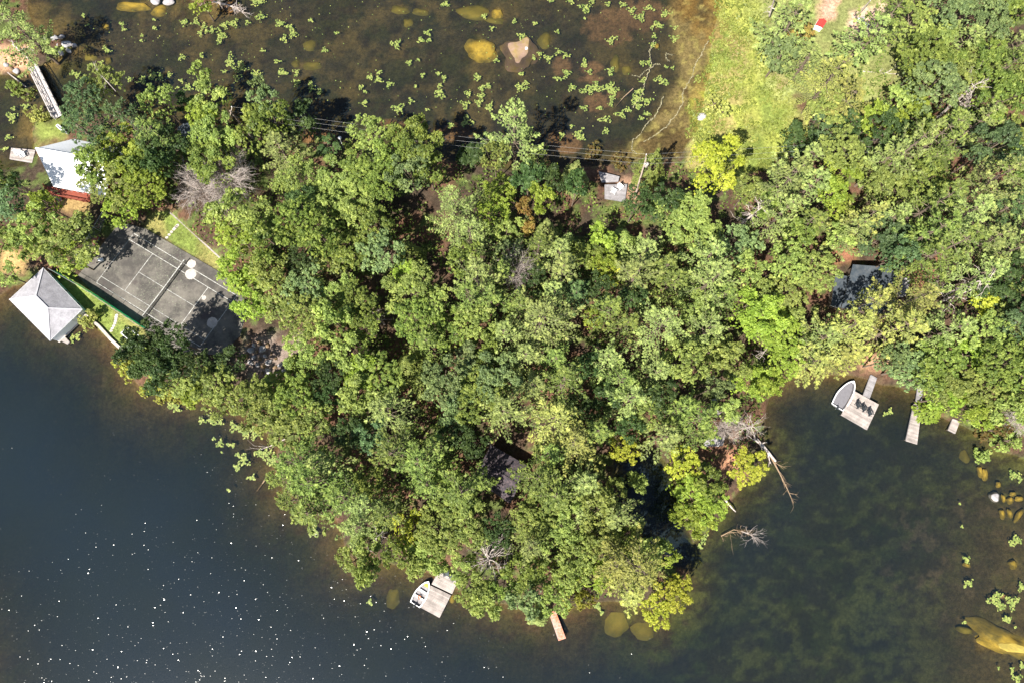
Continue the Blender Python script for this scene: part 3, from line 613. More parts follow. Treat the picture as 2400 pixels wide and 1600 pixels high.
for s in TR.replace('\n', '').split(';'):
    s = s.split()
    if not s: continue
    x, y, r, k = float(s[0]), float(s[1]), float(s[2]), s[3]
    if k in 'og' and r > 36 and ((1180 < x < 1720 and 560 < y < 1300) or (x > 1880 and y < 820) or (620 < x < 1180 and 960 < y < 1240)) and (x*7+y*3) % 5 < 3: k = 'pP'[int(x+y) % 2]
    hh = float(s[4]) if len(s) > 4 else HT[k]*(.88+.24*((x*7+y*13) % 10)/10)
    hh *= .84+.36*((x*13+y*29) % 17)/17 if k in 'pPqwoObgly' else 1
    if k in 'pPw' and r >= 54: hh += 4
    trees.append([x, y, r, k, hh])
# place: crown centre at ~0.72 of the height
P = []
for x, y, r, k, hh in trees:
    zc = hh*(.74 if k not in 'dDt' else .6)+.8; c = pw(x, y, zc); P.append((c.x, c.y, r*dpt(y, zc)/F))
P = np.array(P); ZG = np.maximum(height(P[:, 0], P[:, 1]), -0.35)
labs = {}
for i, (x, y, r, k, hh) in enumerate(trees):
    bd = min(LANDM, key=lambda L: math.hypot(L[1]-x, L[2]-y)); ang = math.degrees(math.atan2(y-bd[2], x-bd[1])) % 360
    labs.setdefault((KI[k][2], bd[0], DIRS[int((ang+22.5)//45) % 8]), []).append((math.hypot(bd[1]-x, bd[2]-y), i))
LAB = {}
SHORT = {'the pale twiggy leafless pair': 'the pale twiggy pair', 'the bluish little roof in the trees': 'the bluish little roof', 'the right end of the upper wires': 'the wires\' right end', 'the middle of the wooded point': 'the photo\'s centre', 'the lower left shore of the point': 'the left shore bulge', 'the tip of the tiny short dock': 'the tiny dock', 'the grey hip-roofed boathouse': 'the grey-roofed boathouse', 'the white-roofed red cottage': 'the white-roofed cottage', 'the small grey deck with two white chairs': 'the small grey chair deck', 'the square swim dock with three dark chairs': 'the square swim dock', 'the two-section dock with the open boat': 'the two-section dock',
 'the utility pole at the left end of the wires': 'the left pole', 'the lone tall pine beside the upper bay': 'the lone tall pine', 'the largest bare dead tree by the bottom shore': 'the big bare tree',
 'the fallen trunk reaching into the right bay': 'the long fallen trunk', 'the centre of the wooded point\'s left flank': 'the wood\'s left flank', 'the wood\'s widest stretch below the wires': 'the upper wires'}
for (a_, b_, c_), L in labs.items():
    L.sort()
    for q, (dd, i) in enumerate(L):
        s = f"{a_} {c_} {SHORT.get(b_, b_)}"
        if len(L) > 1: s += ', '+ORD[q]
        LAB[i] = s
LAB[[i for i, t_ in enumerate(trees) if t_[0] == 1207][0]] = 'tall lone pale sage pine standing out over the upper bay with a visible trunk'
# keep two things from sharing one spot in the label: landmark trees named by themselves
for i, t_ in enumerate(trees):
    if t_[3] == 'r' and t_[0] in (1230, 1236): LAB[i] = ('upper' if t_[0] == 1230 else 'lower')+' of two orange-leaved saplings among bright green trees'
    if t_[3] == 't' and t_[0] in (480, 545): LAB[i] = ('left' if t_[0] == 480 else 'right')+' one of two pale twiggy leafless trees above the court lawn'
    if t_[3] == 'D' and t_[0] == 1145: LAB[i] = 'largest bare dead tree by the bottom shore, drooping grey limbs right of the two-section dock'
GRP = {'pine_tree': 'pines of the wood', 'broadleaf_tree': 'broadleaf trees of the wood', 'cedar_tree': 'small conifers of the wood', 'shrub': 'shrubs along the shore', 'dead_tree': 'dead trees in the wood'}
for i, (x, y, r, k, hh) in enumerate(trees):
    shape, mk_, cw, nm, cat = KI[k]; R = P[i, 2]
    if shape == 'broad': R *= 1.04
    if shape == 'pine': R *= 1.22
    if shape[:4] == 'dead': R *= 1.15
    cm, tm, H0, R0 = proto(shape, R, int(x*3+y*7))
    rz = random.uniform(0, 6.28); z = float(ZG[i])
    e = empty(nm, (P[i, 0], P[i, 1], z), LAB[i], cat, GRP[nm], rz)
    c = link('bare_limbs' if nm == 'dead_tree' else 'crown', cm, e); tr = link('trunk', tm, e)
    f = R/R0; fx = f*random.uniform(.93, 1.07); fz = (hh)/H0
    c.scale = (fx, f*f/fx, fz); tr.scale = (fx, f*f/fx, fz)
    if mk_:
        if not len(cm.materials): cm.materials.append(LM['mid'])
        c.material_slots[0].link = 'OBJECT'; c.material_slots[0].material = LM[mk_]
# ------------------------------------------------------------------ undergrowth, grass, lily pads (nobody could count these)
rng = np.random.default_rng(5)
def scatter_px(n, x0, x1, y0, y1):
    return rng.uniform(x0, x1, n), rng.uniform(y0, y1, n)
n = 150000; X = rng.uniform(-112, 118, n); Y = rng.uniform(-42, 102, n)
hgt_, dl, mdl, mkl, ppx, ppy = height(X, Y, True)
cov = fbm(X, Y, 3.2, 111, 3)
ok = (dl > .6) & (mkl < .2) & (mdl < .3) & (cov > .5)
EXC = [COURT, LAWN_UP, LAWN_LO, wpoly([(60,290),(300,330),(270,520),(90,500)]), wpoly([(0,620),(110,600),(215,740),(100,830)]), wpoly([(1395,390),(1500,400),(1500,490),(1400,490)]), wpoly([(1940,600),(2150,610),(2150,800),(1940,770)]),
       wpoly([(1110,1010),(1250,1020),(1230,1210),(1110,1190)]), wpoly([(570,790),(700,790),(720,890),(600,890)]), wpoly([(1900,-60),(2060,-60),(2060,110),(1900,120)]), wpoly([(60,260),(170,260),(170,350),(60,350)])]
for q in EXC: ok &= sdist(X, Y, q) < -.3
X, Y, Z = X[ok], Y[ok], hgt_[ok]; cv = cov[ok]; n = len(X)
zz = Z+rng.uniform(0, 1, n)**1.5*(cv-.5)*9*.9
Cc = np.stack([X, Y, zz], 1); Nn = unit(rng.normal(size=(n, 3))*.5+np.array([0, 0, 1.0])); s_ = rng.uniform(.22, .5, n)
me = leafmesh('undergrowth', quads(Cc, Nn, s_, s_*1.2), np.clip(rng.random(n)*.8, 0, 1)); me.materials.append(LM['mid'])
tag(link('undergrowth', me), 'low green undergrowth on the forest floor', 'undergrowth', kind='stuff')
def blades(name, X, Y, Z, mat, lab, cat, hmax, s=(.12, .3)):
    n = len(X); Cc = np.stack([X, Y, Z+rng.uniform(.02, hmax, n)], 1); Nn = unit(rng.normal(size=(n, 3))*.55+np.array([0, 0, .8]))
    w_ = rng.uniform(*s, n); me = leafmesh(name, quads(Cc, Nn, w_, w_*1.6), np.clip(fbm(X, Y, 2.5, 121, 3)*1.6-.4+rng.random(n)*.3, 0, 1)); me.materials.append(mat)
    tag(link(name, me), lab, cat, kind='stuff')
n = 70000; X = rng.uniform(20, 70, n); Y = rng.uniform(25, 112, n); hh_, dl, mdl, mkl, _, _ = height(X, Y, True)
ok = (sdist(X, Y, MARSH)+(fbm(X, Y, 3, 131, 3)-.5)*5 > 0) & (fbm(X, Y, 1.8, 135, 2) > .36); blades('marsh_grass', X[ok], Y[ok], np.maximum(hh_[ok], 0), M_marshb, 'yellow-green marsh grass and moss beside the upper bay', 'marsh grass', .45, (.12, .42))
n = 26000; X = rng.uniform(-90, -45, n); Y = rng.uniform(-5, 60, n); hh_ = height(X, Y)
ok = (np.maximum.reduce([sdist(X, Y, LAWN_UP), sdist(X, Y, LAWN_LO), sdist(X, Y, wpoly([(95,290),(150,285),(165,330),(85,345)]))]) > .2) & (sdist(X, Y, COURT) < -.25); blades('lawn_grass', X[ok], Y[ok], hh_[ok], M_grassb, 'short mown grass beside the tennis court and boathouse', 'grass', .06, (.08, .16))
# lily pads: patches read off the photograph (x y rx ry), scattered singles added
LP = """30 12 12 10;57 48 12 10;50 20 6 6;605 5 20 8;610 38 12 9;655 55 10 8;686 80 10 12;665 92 7 9;678 62 10 5;728 48 6 4;788 77 5 4;760 118 8 6;616 118 5 4;649 144 7 4;660 170 13 8;694 170 7 8;694 195 9 9;
730 205 9 12;748 217 8 7;600 178 9 16;928 103 10 11;903 142 0 0;1003 78 8 8;987 95 10 6;1006 94 6 5;959 147 7 7;980 140 5 4;888 170 7 6;866 181 10 6;887 188 10 7;913 198 8 8;990 178 6 6;1030 217 11 16;1040 183 6 8;1027 172 6 5;
974 204 4 4;845 205 5 6;853 243 9 6;934 256 13 12;963 237 7 6;1000 257 5 4;1097 220 7 9;1120 182 11 8;1090 244 10 9;1128 226 8 7;1122 240 9 8;1143 202 8 7;1148 252 9 12;1129 208 8 8;1163 142 7 5;1094 285 12 12;1057 294 8 6;854 215 5 4;
840 272 6 5;815 290 12 6;770 218 0 0;1043 9 10 8;1135 38 6 6;1153 68 6 6;1250 135 5 6;1206 50 4 8;1222 86 11 8;1373 18 16 10;1337 3 9 7;1253 56 6 5;1424 10 6 5;1388 3 7 5;1291 3 6 5;1306 73 5 5;1371 45 4 3;1266 128 6 6;
1285 137 10 9;1308 122 9 7;1327 130 8 8;1222 175 6 6;1221 207 14 8;1232 195 8 6;1340 205 9 8;1310 185 14 5;1328 172 10 10;1370 150 7 12;1380 168 7 6;1430 95 10 9;1443 90 5 4;1533 85 6 6;1530 105 8 6;1520 148 6 8;1505 148 8 6;1430 168 9 10;
1506 190 8 7;1375 212 14 10;1395 205 14 13;1425 205 18 11;1436 215 14 12;1435 230 8 7;1431 245 6 6;1368 253 10 6;1406 253 8 5;1500 215 10 9;1490 232 12 14;1497 250 9 7;1517 238 13 9;1456 268 13 8;1470 258 10 6;1419 280 14 7;1502 277 6 6;1515 267 8 6;
1340 296 5 4;1315 318 6 9;1355 316 9 11;1363 323 8 7;1420 308 7 8;1366 302 3 3;1560 158 5 4;1545 185 10 8;1558 195 10 7;1575 160 5 4;1580 65 8 4;1500 40 12 10;1540 60 14 9;1560 30 12 9;1480 25 10 9;1580 90 10 8;1460 12 8 7;1520 20 14 6;
195 38 6 5;206 60 4 3;286 57 6 5;290 70 6 6;359 46 4 4;363 65 5 6;333 83 4 4;331 96 4 4;245 114 6 8;253 119 8 5;430 52 9 9;458 52 9 8;478 62 6 7;498 70 6 8;469 78 6 7;517 85 11 16;485 73 5 5;545 55 14 9;580 52 6 6;526 60 8 8;
428 135 9 7;470 130 6 5;540 145 11 17;566 158 14 12;556 182 9 8;525 168 6 5;215 152 6 4;236 148 5 5;205 180 0 0;180 175 9 8;304 186 8 6;332 188 12 10;360 175 14 10;355 212 8 8;398 175 6 6;377 184 9 8;425 190 5 5;440 205 10 10;415 205 4 4;
170 172 6 5;60 250 9 7;28 275 12 12;20 322 9 7;30 255 5 4;10 350 8 5;168 795 7 8;180 788 8 9;403 950 14 9;415 960 9 5;472 985 7 8;495 985 14 8;515 990 8 5;548 1000 10 12;575 1010 16 14;598 1015 10 14;502 1028 4 4;515 1038 8 10;533 1040 6 4;545 1043 6 5;519 1059 3 3;
558 1065 6 6;572 1078 12 14;556 1094 9 7;590 1118 9 8;620 1065 18 14;640 1080 10 16;608 1060 8 9;536 1149 4 4;735 1245 10 14;866 1411 6 6;1390 1390 10 12;1405 1400 10 12;1400 1420 8 8;1410 1435 4 5;1649 1260 9 14;1640 1280 6 6;
2085 965 8 8;2075 970 5 4;2250 1180 3 3;2310 1065 16 12;2377 1112 14 9;2390 1120 10 8;2330 1115 0 0;2265 1310 8 7;2268 1316 5 4;2272 1365 9 8;2262 1373 5 5;2382 1265 12 12;2370 1275 7 8;2330 1405 14 14;2345 1420 9 12;2372 1410 14 16;2395 1375 8 10;2340 1395 8 8;
2355 1450 6 6;2365 1450 8 7;2261 1458 4 5;2379 1470 3 3;2372 1570 6 9;2385 1590 10 9;2395 1560 6 8;2340 1565 2 3;2255 1234 3 4"""
C = []; S = []; RR = []
for s in LP.replace('\n', '').split(';'):
    x, y, a_, b_ = map(float, s.split())
    if a_ == 0: continue
    n = int(a_*b_*.5)+3; _a = rng.uniform(0, 6.28, n); _r = np.sqrt(rng.random(n))*.95; u = np.stack([np.cos(_a)*_r, np.sin(_a)*_r], 1)
    u *= (1+.5*np.sin(3*np.arctan2(u[:, 1], u[:, 0])+x))[:, None]
    for p in u:
        q = pw(x+p[0]*a_, y+p[1]*b_, 0); C.append((q.x, q.y)); S.append(rng.uniform(.09, .17)); RR.append(rng.random())
for k in range(420):
    x = rng.uniform(180, 1560); y = rng.uniform(-10, 300)
    q = pw(x, y, 0); C.append((q.x, q.y)); S.append(rng.uniform(.05, .12)); RR.append(rng.random())
C = np.array(C); S = np.array(S); dl = land(C[:, 0], C[:, 1]); ok = dl < -.2; C = C[ok]; S = S[ok]
V = []; Fs = []; vv = []
for (x, y), s in zip(C, S):
    b0 = len(V); rot = rng.uniform(0, 6.28); z = .006+rng.uniform(0, .03); tx, ty = rng.normal(0, .06, 2)
    for k in range(9):
        a_ = rot+k*(6.283-.5)/8; dx, dy = math.cos(a_)*s, math.sin(a_)*s; V.append((x+dx, y+dy, z+dx*tx+dy*ty))
    V.append((x, y, z)); v0 = rng.random()
    vv += [v0]*10; Fs.append(tuple(range(b0, b0+10)))
me = bpy.data.meshes.new('lily_pads'); me.from_pydata(V, [], Fs); a = me.attributes.new('v', 'FLOAT', 'POINT'); a.data.foreach_set('value', np.array(vv, dtype=np.float32)); me.materials.append(M_pad)
tag(link('lily_pads', me), 'green and yellow lily pads floating in patches on the dark water', 'lily pads', kind='stuff')
# scum lines where the shallow mud begins
sc = MB()
for line in ["1535 95 1522 120 1526 150 1512 190 1505 222 1480 255","1555 225 1548 245 1535 275 1515 290 1502 315 1482 330 1480 352 1492 360","1660 95 1648 120 1630 150 1622 180 1600 215 1600 245 1580 275 1560 300 1535 318 1505 335","1480 178 1500 180 1510 168 1528 158 1535 150 1548 152","1578 130 1560 125 1562 140 1572 146"]:
    a_ = list(map(float, line.split())); pts = [pw(a_[i], a_[i+1], 0) for i in range(0, len(a_), 2)]
    f = []
    for i in range(len(pts)-1):
        for q in range(14): f.append(pts[i].lerp(pts[i+1], q/14)+Vector((rng.normal(0, .10), rng.normal(0, .10), 0)))
    for i in range(len(f)-1):
        d_ = (f[i+1]-f[i]); 
        if d_.length < .01: continue
        nrm = Vector((-d_.y, d_.x, 0)).normalized()*rng.uniform(.02, .10)
        sc.add([f[i]-nrm+Vector((0, 0, .008)), f[i+1]-nrm+Vector((0, 0, .008)), f[i+1]+nrm+Vector((0, 0, .008)), f[i]+nrm+Vector((0, 0, .008))], [(0, 1, 2, 3)])
o = sc.build('floating_scum', M_scum); tag(o, 'thin pale scum lines floating along the muddy edge of the bay', 'scum', kind='stuff')
# ------------------------------------------------------------------ rocks
import bmesh
def rockmesh(name, seed, mat, sub=3, rough=.28):
    bm = bmesh.new(); bmesh.ops.create_icosphere(bm, subdivisions=sub, radius=1); r = np.random.default_rng(seed)
    co = np.array([v.co[:] for v in bm.verts]); cut = [(unit(r.normal(size=(1, 3)))[0], r.uniform(.62, .92)) for _ in range(9)]
    for n_, d_ in cut:
        q = co @ n_; m = q > d_; co[m] -= np.outer((q[m]-d_)*.85, n_)
    ph = r.uniform(0, 6, 9)
    nn = np.sin(co[:, 0]*3+ph[0])*np.sin(co[:, 1]*3.4+ph[1])+.5*np.sin(co[:, 0]*7+ph[2])*np.sin(co[:, 1]*6+ph[3]+co[:, 2]*5)
    co *= (1+rough*.35*nn)[:, None]
    for v, c in zip(bm.verts, co): v.co = c
    me = bpy.data.meshes.new(name); bm.to_mesh(me); bm.free()
    me.polygons.foreach_set('use_smooth', np.ones(len(me.polygons), bool))
    a = me.attributes.new('v', 'FLOAT', 'POINT'); a.data.foreach_set('value', (.5+.3*nn).clip(0, 1).astype(np.float32)); me.materials.append(mat); return me
RM = {}; SHALLOW = []
def rock(name, px, py, rx, ry, rot, top, mat, label, cat='rock', group=None, depth=None):
    """boulder centred on a pixel; top is the height of its highest point"""
    key = (mat.name, int(px+py*3) % 4 if rx < 60 else 9)
    if key not in RM: RM[key] = rockmesh('boulder', key[1]*7+3, mat, 3 if rx < 34 else 4, .28 if rx < 34 else (.5 if rx < 60 else .8))
    if top < 0: SHALLOW.append((px, py, rx, ry, top))
    p = pw(px, py, min(top, 0)); s = dpt(py, 0)/F; sx, sy = rx*s, ry*s*1.02; sz = depth or min(sx, sy)*.7
    o = link(name, RM[key]); o.location = (p.x, p.y, top-sz*.97); o.scale = (sx*1.08, sy*1.08, sz); o.rotation_euler = (0, 0, R_(rot)); return tag(o, label, cat, group)
SUB = 'submerged algae-covered rocks'
for a_ in [(1127,118,38,36,10,-.13,M_ochre,'big yellow algae-covered boulder just under the surface, left of the pink one'),
 (1222,118,46,46,20,.16,M_pink,'large pinkish boulder breaking the surface of the upper bay with a white spot'),
 (1278,92,20,22,0,-.3,M_ochred,'small dark yellow sunken rock touching the right side of the pink boulder'),(1112,26,44,18,-8,-.35,M_ochred,'long yellow-green sunken rock near the top edge above the big boulders'),
 (1166,30,15,17,0,-.2,M_ochre,'small round ochre sunken rock right of the long yellow-green one'),(1160,46,30,8,-10,-.5,M_ochred,'narrow greenish sunken ledge below the small round ochre rock'),
 (726,104,20,15,-10,-.45,M_ochred,'squarish dim sunken rock in the upper bay, topmost of the stacked pair'),(732,152,26,13,0,-.5,M_ochred,'wide flat dim sunken rock below the squarish one'),
 (693,147,12,10,0,-.6,M_ochred,'small round dim sunken rock left of the wide flat one'),(937,22,26,12,-15,-.45,M_ochred,'olive sunken rock at the top edge, left of two'),(985,26,20,9,-10,-.45,M_ochred,'olive sunken rock at the top edge, right of two'),
 (955,52,14,13,0,-.45,M_ochred,'roundish olive sunken rock below the pair at the top edge'),(246,61,9,10,0,-.16,M_ochre,'lone small ochre sunken rock in the dark upper-left water'),
 (312,12,44,14,-5,-.18,M_ochre,'broad ochre sunken ledge at the top edge of the bay'),(372,22,22,14,20,-.15,M_ochre,'ochre sunken rock skirting the little white-stone islet at the top edge'),
 (1444,146,13,22,0,-.35,M_ochred,'tall narrow yellow sunken rock beside a floating reddish weed mat'),(1470,162,13,14,10,-.35,M_ochred,'round yellow sunken rock right of the tall narrow one'),
 (210,134,22,14,-10,-.25,M_ochred,'dim yellow sunken rock off the rocky upper-left shore'),(252,140,8,10,0,-.3,M_ochred,'small dim sunken rock right of the one off the upper-left shore'),
 (1450,1450,36,42,0,-.4,M_ochred,'large ochre sunken rock below the yellow-green trees at the bottom tip, leftmost of three'),(1512,1470,36,28,0,-.45,M_ochred,'ochre sunken rock off the bottom tip, middle of three'),
 (1560,1446,26,36,0,-.42,M_ochred,'ochre sunken rock off the bottom tip, rightmost of three'),(1384,1484,26,20,10,-1.0,M_ochred,'very dim sunken rock right of the rusty plank dock'),
 (922,1398,20,30,0,-.6,M_ochred,'dim yellow sunken rock left of the open boat'),(1060,1402,9,10,0,-.3,M_ochre,'small rock by the right edge of the two-section dock'),
 (2264,1066,15,18,20,-.6,M_ochred,'dim ochre sunken rock off the short dock'),(2300,1104,7,15,10,-.15,M_ochre,'slim ochre sunken rock, left half of a leaning pair'),(2311,1112,7,14,-5,-.14,M_ochre,'slim ochre sunken rock, right half of a leaning pair'),
 (2334,1164,14,11,-15,.16,M_rock,'pale rock breaking the surface among ochre stones in the right shallows'),(2353,1168,5,10,0,-.1,M_ochre,'ochre stone just right of the pale rock'),(2371,1171,9,9,30,-.1,M_ochre,'ochre stone, second right of the pale rock'),
 (2391,1168,10,6,0,-.1,M_ochre,'ochre stone by the right edge, farthest right of the pale rock'),(2376,1157,8,5,0,-.1,M_ochre,'small ochre stone above the row right of the pale rock'),(2342,1135,6,7,0,-.12,M_ochre,'small ochre stone above the pale rock'),
 (2352,1204,7,13,10,-.1,M_ochre,'upright ochre sunken stone below the pale rock, left of three'),(2369,1204,6,12,5,-.1,M_ochre,'upright ochre sunken stone, middle of three'),(2390,1208,7,18,-40,-.1,M_ochre,'slanting ochre sunken stone, right of three by the frame edge'),
 (2378,1322,10,12,25,-.1,M_ochre,'oval orange-ochre sunken stone in the lower right shallows'),(2352,1396,8,6,0,-.1,M_pink,'small reddish stone among the lower right lily pads'),(2268,1324,10,5,-20,-.08,M_ochre,'flat pale stone beside small lily pads in the lower right'),
 (2362,1506,88,30,-22,-.12,M_ochre,'great yellow slab of rock just under water in the lower right corner'),(2262,1477,20,9,-5,-.3,M_ochred,'small flat yellow rock at the left end of the great slab'),
 (1540,106,7,6,0,-.05,M_ochre,'small round ochre stone at the edge of the scum line'),(1581,6,6,6,0,-.05,M_ochre,'small round orange stone at the top edge of the muddy shallows')]:
    rock('submerged_rock' if a_[5] < 0 else 'boulder', *a_[:7], a_[7], 'rock', SUB, depth=.8 if a_[2] > 30 else None)
rock('white_mark_stone', 1234, 114, 3.5, 4, 0, .27, M_white, 'small white stone lying on the large pinkish boulder', 'stone')
for a_ in [(128,92,11,11,30,'tallest pale grey boulder of the rocky point above the footbridge'),(156,106,14,10,-25,'broad pale boulder with a sunlit top, right end of the rocky point'),(118,113,13,8,0,'dark grey flat boulder below the tallest one on the rocky point'),
 (106,93,9,8,0,'grey boulder left of the tallest one on the rocky point'),(161,120,8,5,-20,'small slab just under the broad pale boulder'),(143,126,8,7,10,'small rounded stone at the foot of the rocky point'),(175,107,6,5,0,'smallest stone right of the broad pale boulder'),
 (138,110,5,13,20,'narrow upright stone between the two big boulders of the rocky point'),(145,88,7,5,40,'small stone behind the tallest boulder of the rocky point'),(85,128,9,8,0,'reddish boulder under the green shrub of the rocky point')]:
    rock('boulder', a_[0], a_[1], a_[2], a_[3], a_[4], .55, M_rock, a_[5], 'rock', 'boulders of the rocky upper-left point', depth=.8)
rock('boulder', 365, 3, 12, 9, 0, .4, M_rock, 'white-grey islet rock at the top edge, left one', 'rock', 'islet rocks at the top edge'); rock('boulder', 395, 6, 14, 9, 20, .4, M_rock, 'white-grey islet rock at the top edge, right one', 'rock', 'islet rocks at the top edge')
rock('boulder', 1645, 274, 11, 10, 0, .5, M_rock, 'white boulder at the foot of the pale shrub on the marsh', 'rock')
rng = np.random.default_rng(77)
ORDS = 'first second third fourth fifth sixth seventh eighth ninth tenth eleventh twelfth thirteenth fourteenth fifteenth sixteenth seventeenth eighteenth nineteenth twentieth twenty-first twenty-second twenty-third twenty-fourth twenty-fifth twenty-sixth'.split()
k = 0
sp = [(586,806),(600,812),(612,806),(592,822),(606,826),(620,820),(632,812),(598,838),(612,842),(626,836),(640,830),(606,856),(620,858),(634,850),(650,842),(590,850),(616,874),(632,870),(648,862),(662,856),(580,834),(655,875),(640,886),(670,870),(22,158),(32,162),(52,172),(12,150),(28,150)]
for x, y in sp:
    p = pw(x, y, 1); low = y > 400
    key = ('slope', k % 4)
    if key not in RM: RM[key] = rockmesh('boulder', 50+k, M_rock if k % 2 else M_pink, 2)
    o = link('rubble_stone', RM[key]); s = rng.uniform(.35, .8); o.location = (p.x, p.y, hz(p.x, p.y)+.15); o.scale = (s, s*rng.uniform(.6, 1), s*.6); o.rotation_euler = (0, 0, rng.uniform(0, 6))
    nth = ORDS[sorted(p_ for p_ in sp if (p_[1] > 400) == low).index((x, y))]; tag(o, f"{'grey' if k % 2 else 'pinkish'} stone tumbled on the pale rubble slope, {nth} from its left" if low else f'small pale stone on the bank left of the footbridge, {nth} from the left', 'stone', 'stones of the rubble slope' if low else 'stones left of the footbridge'); k += 1
# the water over a boulder is only as deep as the boulder's top
_a = WATER.attributes['depth']; _d = dp.copy()
for (qx, qy, ra, rb, tp) in SHALLOW:
    s_ = dpt(qy, 0)/F; p_ = pw(qx, qy, 0); q_ = np.sqrt(((wx-p_.x)/(ra*s_))**2+((wy-p_.y)/(rb*s_))**2)+(fbm(wx, wy, 1.5, 211, 4)-.5)*1.5; f_ = sm(1.15, .45, q_); _d = np.where(f_ > 0, _d*(1-f_)+np.minimum(_d, max(.03, -tp))*f_, _d)
_a.data.foreach_set('value', _d.astype(np.float32))
# ------------------------------------------------------------------ generic timber builders
def quadpts(q, z): return [pw(a, b, z) for a, b in q]
def planks(mb, q, z, th, wd=.19, gap=.02, cross=True):
    """q: four corners; planks run from side q0-q3 to side q1-q2"""
    A, B, C_, D = q; L = (D-A).length; n = max(2, int(L/wd))
    for i in range(n):
        a0 = i/n; a1 = (i+1)/n-gap/L
        j = rng.normal(0, .006, 4)
        p = [A.lerp(D, a0), B.lerp(C_, a0), B.lerp(C_, a1), A.lerp(D, a1)]
        mb.add([(*p_[:2], z-th) for p_ in p]+[(*p_[:2], z) for p_ in p], [(3, 2, 1, 0), (4, 5, 6, 7), (0, 1, 5, 4), (1, 2, 6, 5), (2, 3, 7, 6), (3, 0, 4, 7)])
    return mb
def area_fix(q):
    a = sum(q[i].x*q[(i+1) % 4].y-q[(i+1) % 4].x*q[i].y for i in range(4)); return q if a > 0 else [q[1], q[0], q[3], q[2]]
def dock(name, quad, z, label, mat=None, cat='dock', group=None, posts=True, mat2=None, deck='decking'):
    q = area_fix(quadpts(quad, z)); c = sum(q, Vector())/4
    e = empty(name, (c.x, c.y, 0), label, cat, group)
    planks(MB(), q, z, .045).build(deck, mat or M_plank, e)
    m = MB()
    for i in range(4):
        a, b = q[i], q[(i+1) % 4]; ins = lambda p: p.lerp(c, .03)
        m.bar((*ins(a)[:2], z-.15), (*ins(b)[:2], z-.15), .09, .19)
    m.build('frame', mat2 or M_plankg, e)
    if posts:
        for i in range(4):
            p = q[i].lerp(c, .07); t = MB(); t.tube([(p.x, p.y, -1.6), (p.x, p.y, z-.06)], .08, 7); t.build('post', M_bark, e)
    return e
# ------------------------------------------------------------------ footbridge
rng = np.random.default_rng(3)
A = [pw(70,158,.9), pw(88,153,.9), pw(146,270,.9), pw(129,279,.9)]
c = sum(A, Vector())/4; e = empty('footbridge', (c.x, c.y, 0), 'narrow pale plank footbridge with cross-braced railings over the channel', 'footbridge')
q = area_fix([A[0], A[1], A[2], A[3]]); planks(MB(), [A[1], A[0], A[3], A[2]] if False else area_fix([A[0], A[1], A[2], A[3]]), .9, .05, .2).build('decking', M_plankp, e)
for (s0, s1), in (((A[0], A[3]),), ((A[1], A[2]),)):
    m = MB(); n = 6; up = Vector((0, 0, 1.05)); base = Vector((0, 0, 0))
    P_ = [s0.lerp(s1, i/n) for i in range(n+1)]
    for i, p in enumerate(P_): m.bar(p-Vector((0, 0, .3)), p+up, .10)
    m.bar(P_[0]+up, P_[-1]+up, .15, .06); m.bar(P_[0]+up*.15, P_[-1]+up*.15, .08)
    for i in range(n):
        m.bar(P_[i]+up*.15, P_[i+1]+up, .06); m.bar(P_[i]+up, P_[i+1]+up*.15, .06)
    m.build('railing', M_plankp, e)
m = MB()
for i, j in ((0, 3), (1, 2)): m.bar(A[i].lerp(c, .1)-Vector((0, 0, .2)), A[j].lerp(c, .1)-Vector((0, 0, .2)), .14, .25)
m.build('beam', M_plankg, e)
# ------------------------------------------------------------------ buildings
def roofslab(name, pts, th, mat, e):
    """sloping roof panel through 3 or 4 points"""
    n = len(pts); a = (pts[1]-pts[0]).cross(pts[2]-pts[0])
    if a.z < 0: pts = pts[::-1]; a = -a
    a.normalize(); V = [p-a*th for p in pts]+list(pts)
    m = MB(); m.add(V, [tuple(range(n))[::-1], tuple(range(n, 2*n))]+[(i, (i+1) % n, n+(i+1) % n, n+i) for i in range(n)], .5)
    return m.build(name, mat, e)
def wallring(pts, z0, z1, th, mat, e, name='wall'):
    c = sum((Vector((p[0], p[1], 0)) for p in pts), Vector())/len(pts)
    for i in range(len(pts)):
        a = Vector((*pts[i][:2], 0)); b = Vector((*pts[(i+1) % len(pts)][:2], 0)); d = (b-a).normalized(); n_ = Vector((-d.y, d.x, 0))
        if (c-a).dot(n_) < 0: n_ = -n_
        b2 = b-d*th; m = MB(); m.prism([a[:2], b2[:2], (b2+n_*th)[:2], (a+n_*th)[:2]] if True else None, z0, z1, .5); m.build(name, mat, e)
def windows(a, b, z0, z1, n, e, wd=.9, out=Vector((0, 0, 0))):
    a = Vector((*a[:2], 0)); b = Vector((*b[:2], 0)); d = (b-a).normalized(); L = (b-a).length; nr = Vector((d.y, -d.x, 0))
    if nr.dot(out) < 0: nr = -nr
    for i in range(n):
        c_ = a+d*L*(i+.5)/n+nr*.03; f = MB()
        for s in (-1, 1): f.bar(c_+d*wd/2*s+Vector((0, 0, z0)), c_+d*wd/2*s+Vector((0, 0, z1)), .1, .1)
        for z in (z0, z1): f.bar(c_-d*wd/2+Vector((0, 0, z)), c_+d*wd/2+Vector((0, 0, z)), .1, .1)
        fo = f.build('window', M_white, e); g_ = MB(); g_.bar(c_+nr*.01+Vector((0, 0, z0)), c_+nr*.01+Vector((0, 0, z1)), .02, wd)
        ang = math.atan2(d.y, d.x); g_ = MB(); g_.box(c_-nr*.0+Vector((0, 0, (z0+z1)/2)), (wd-.1, .03, z1-z0-.1), ang); g_.build('pane', M_dark, fo)
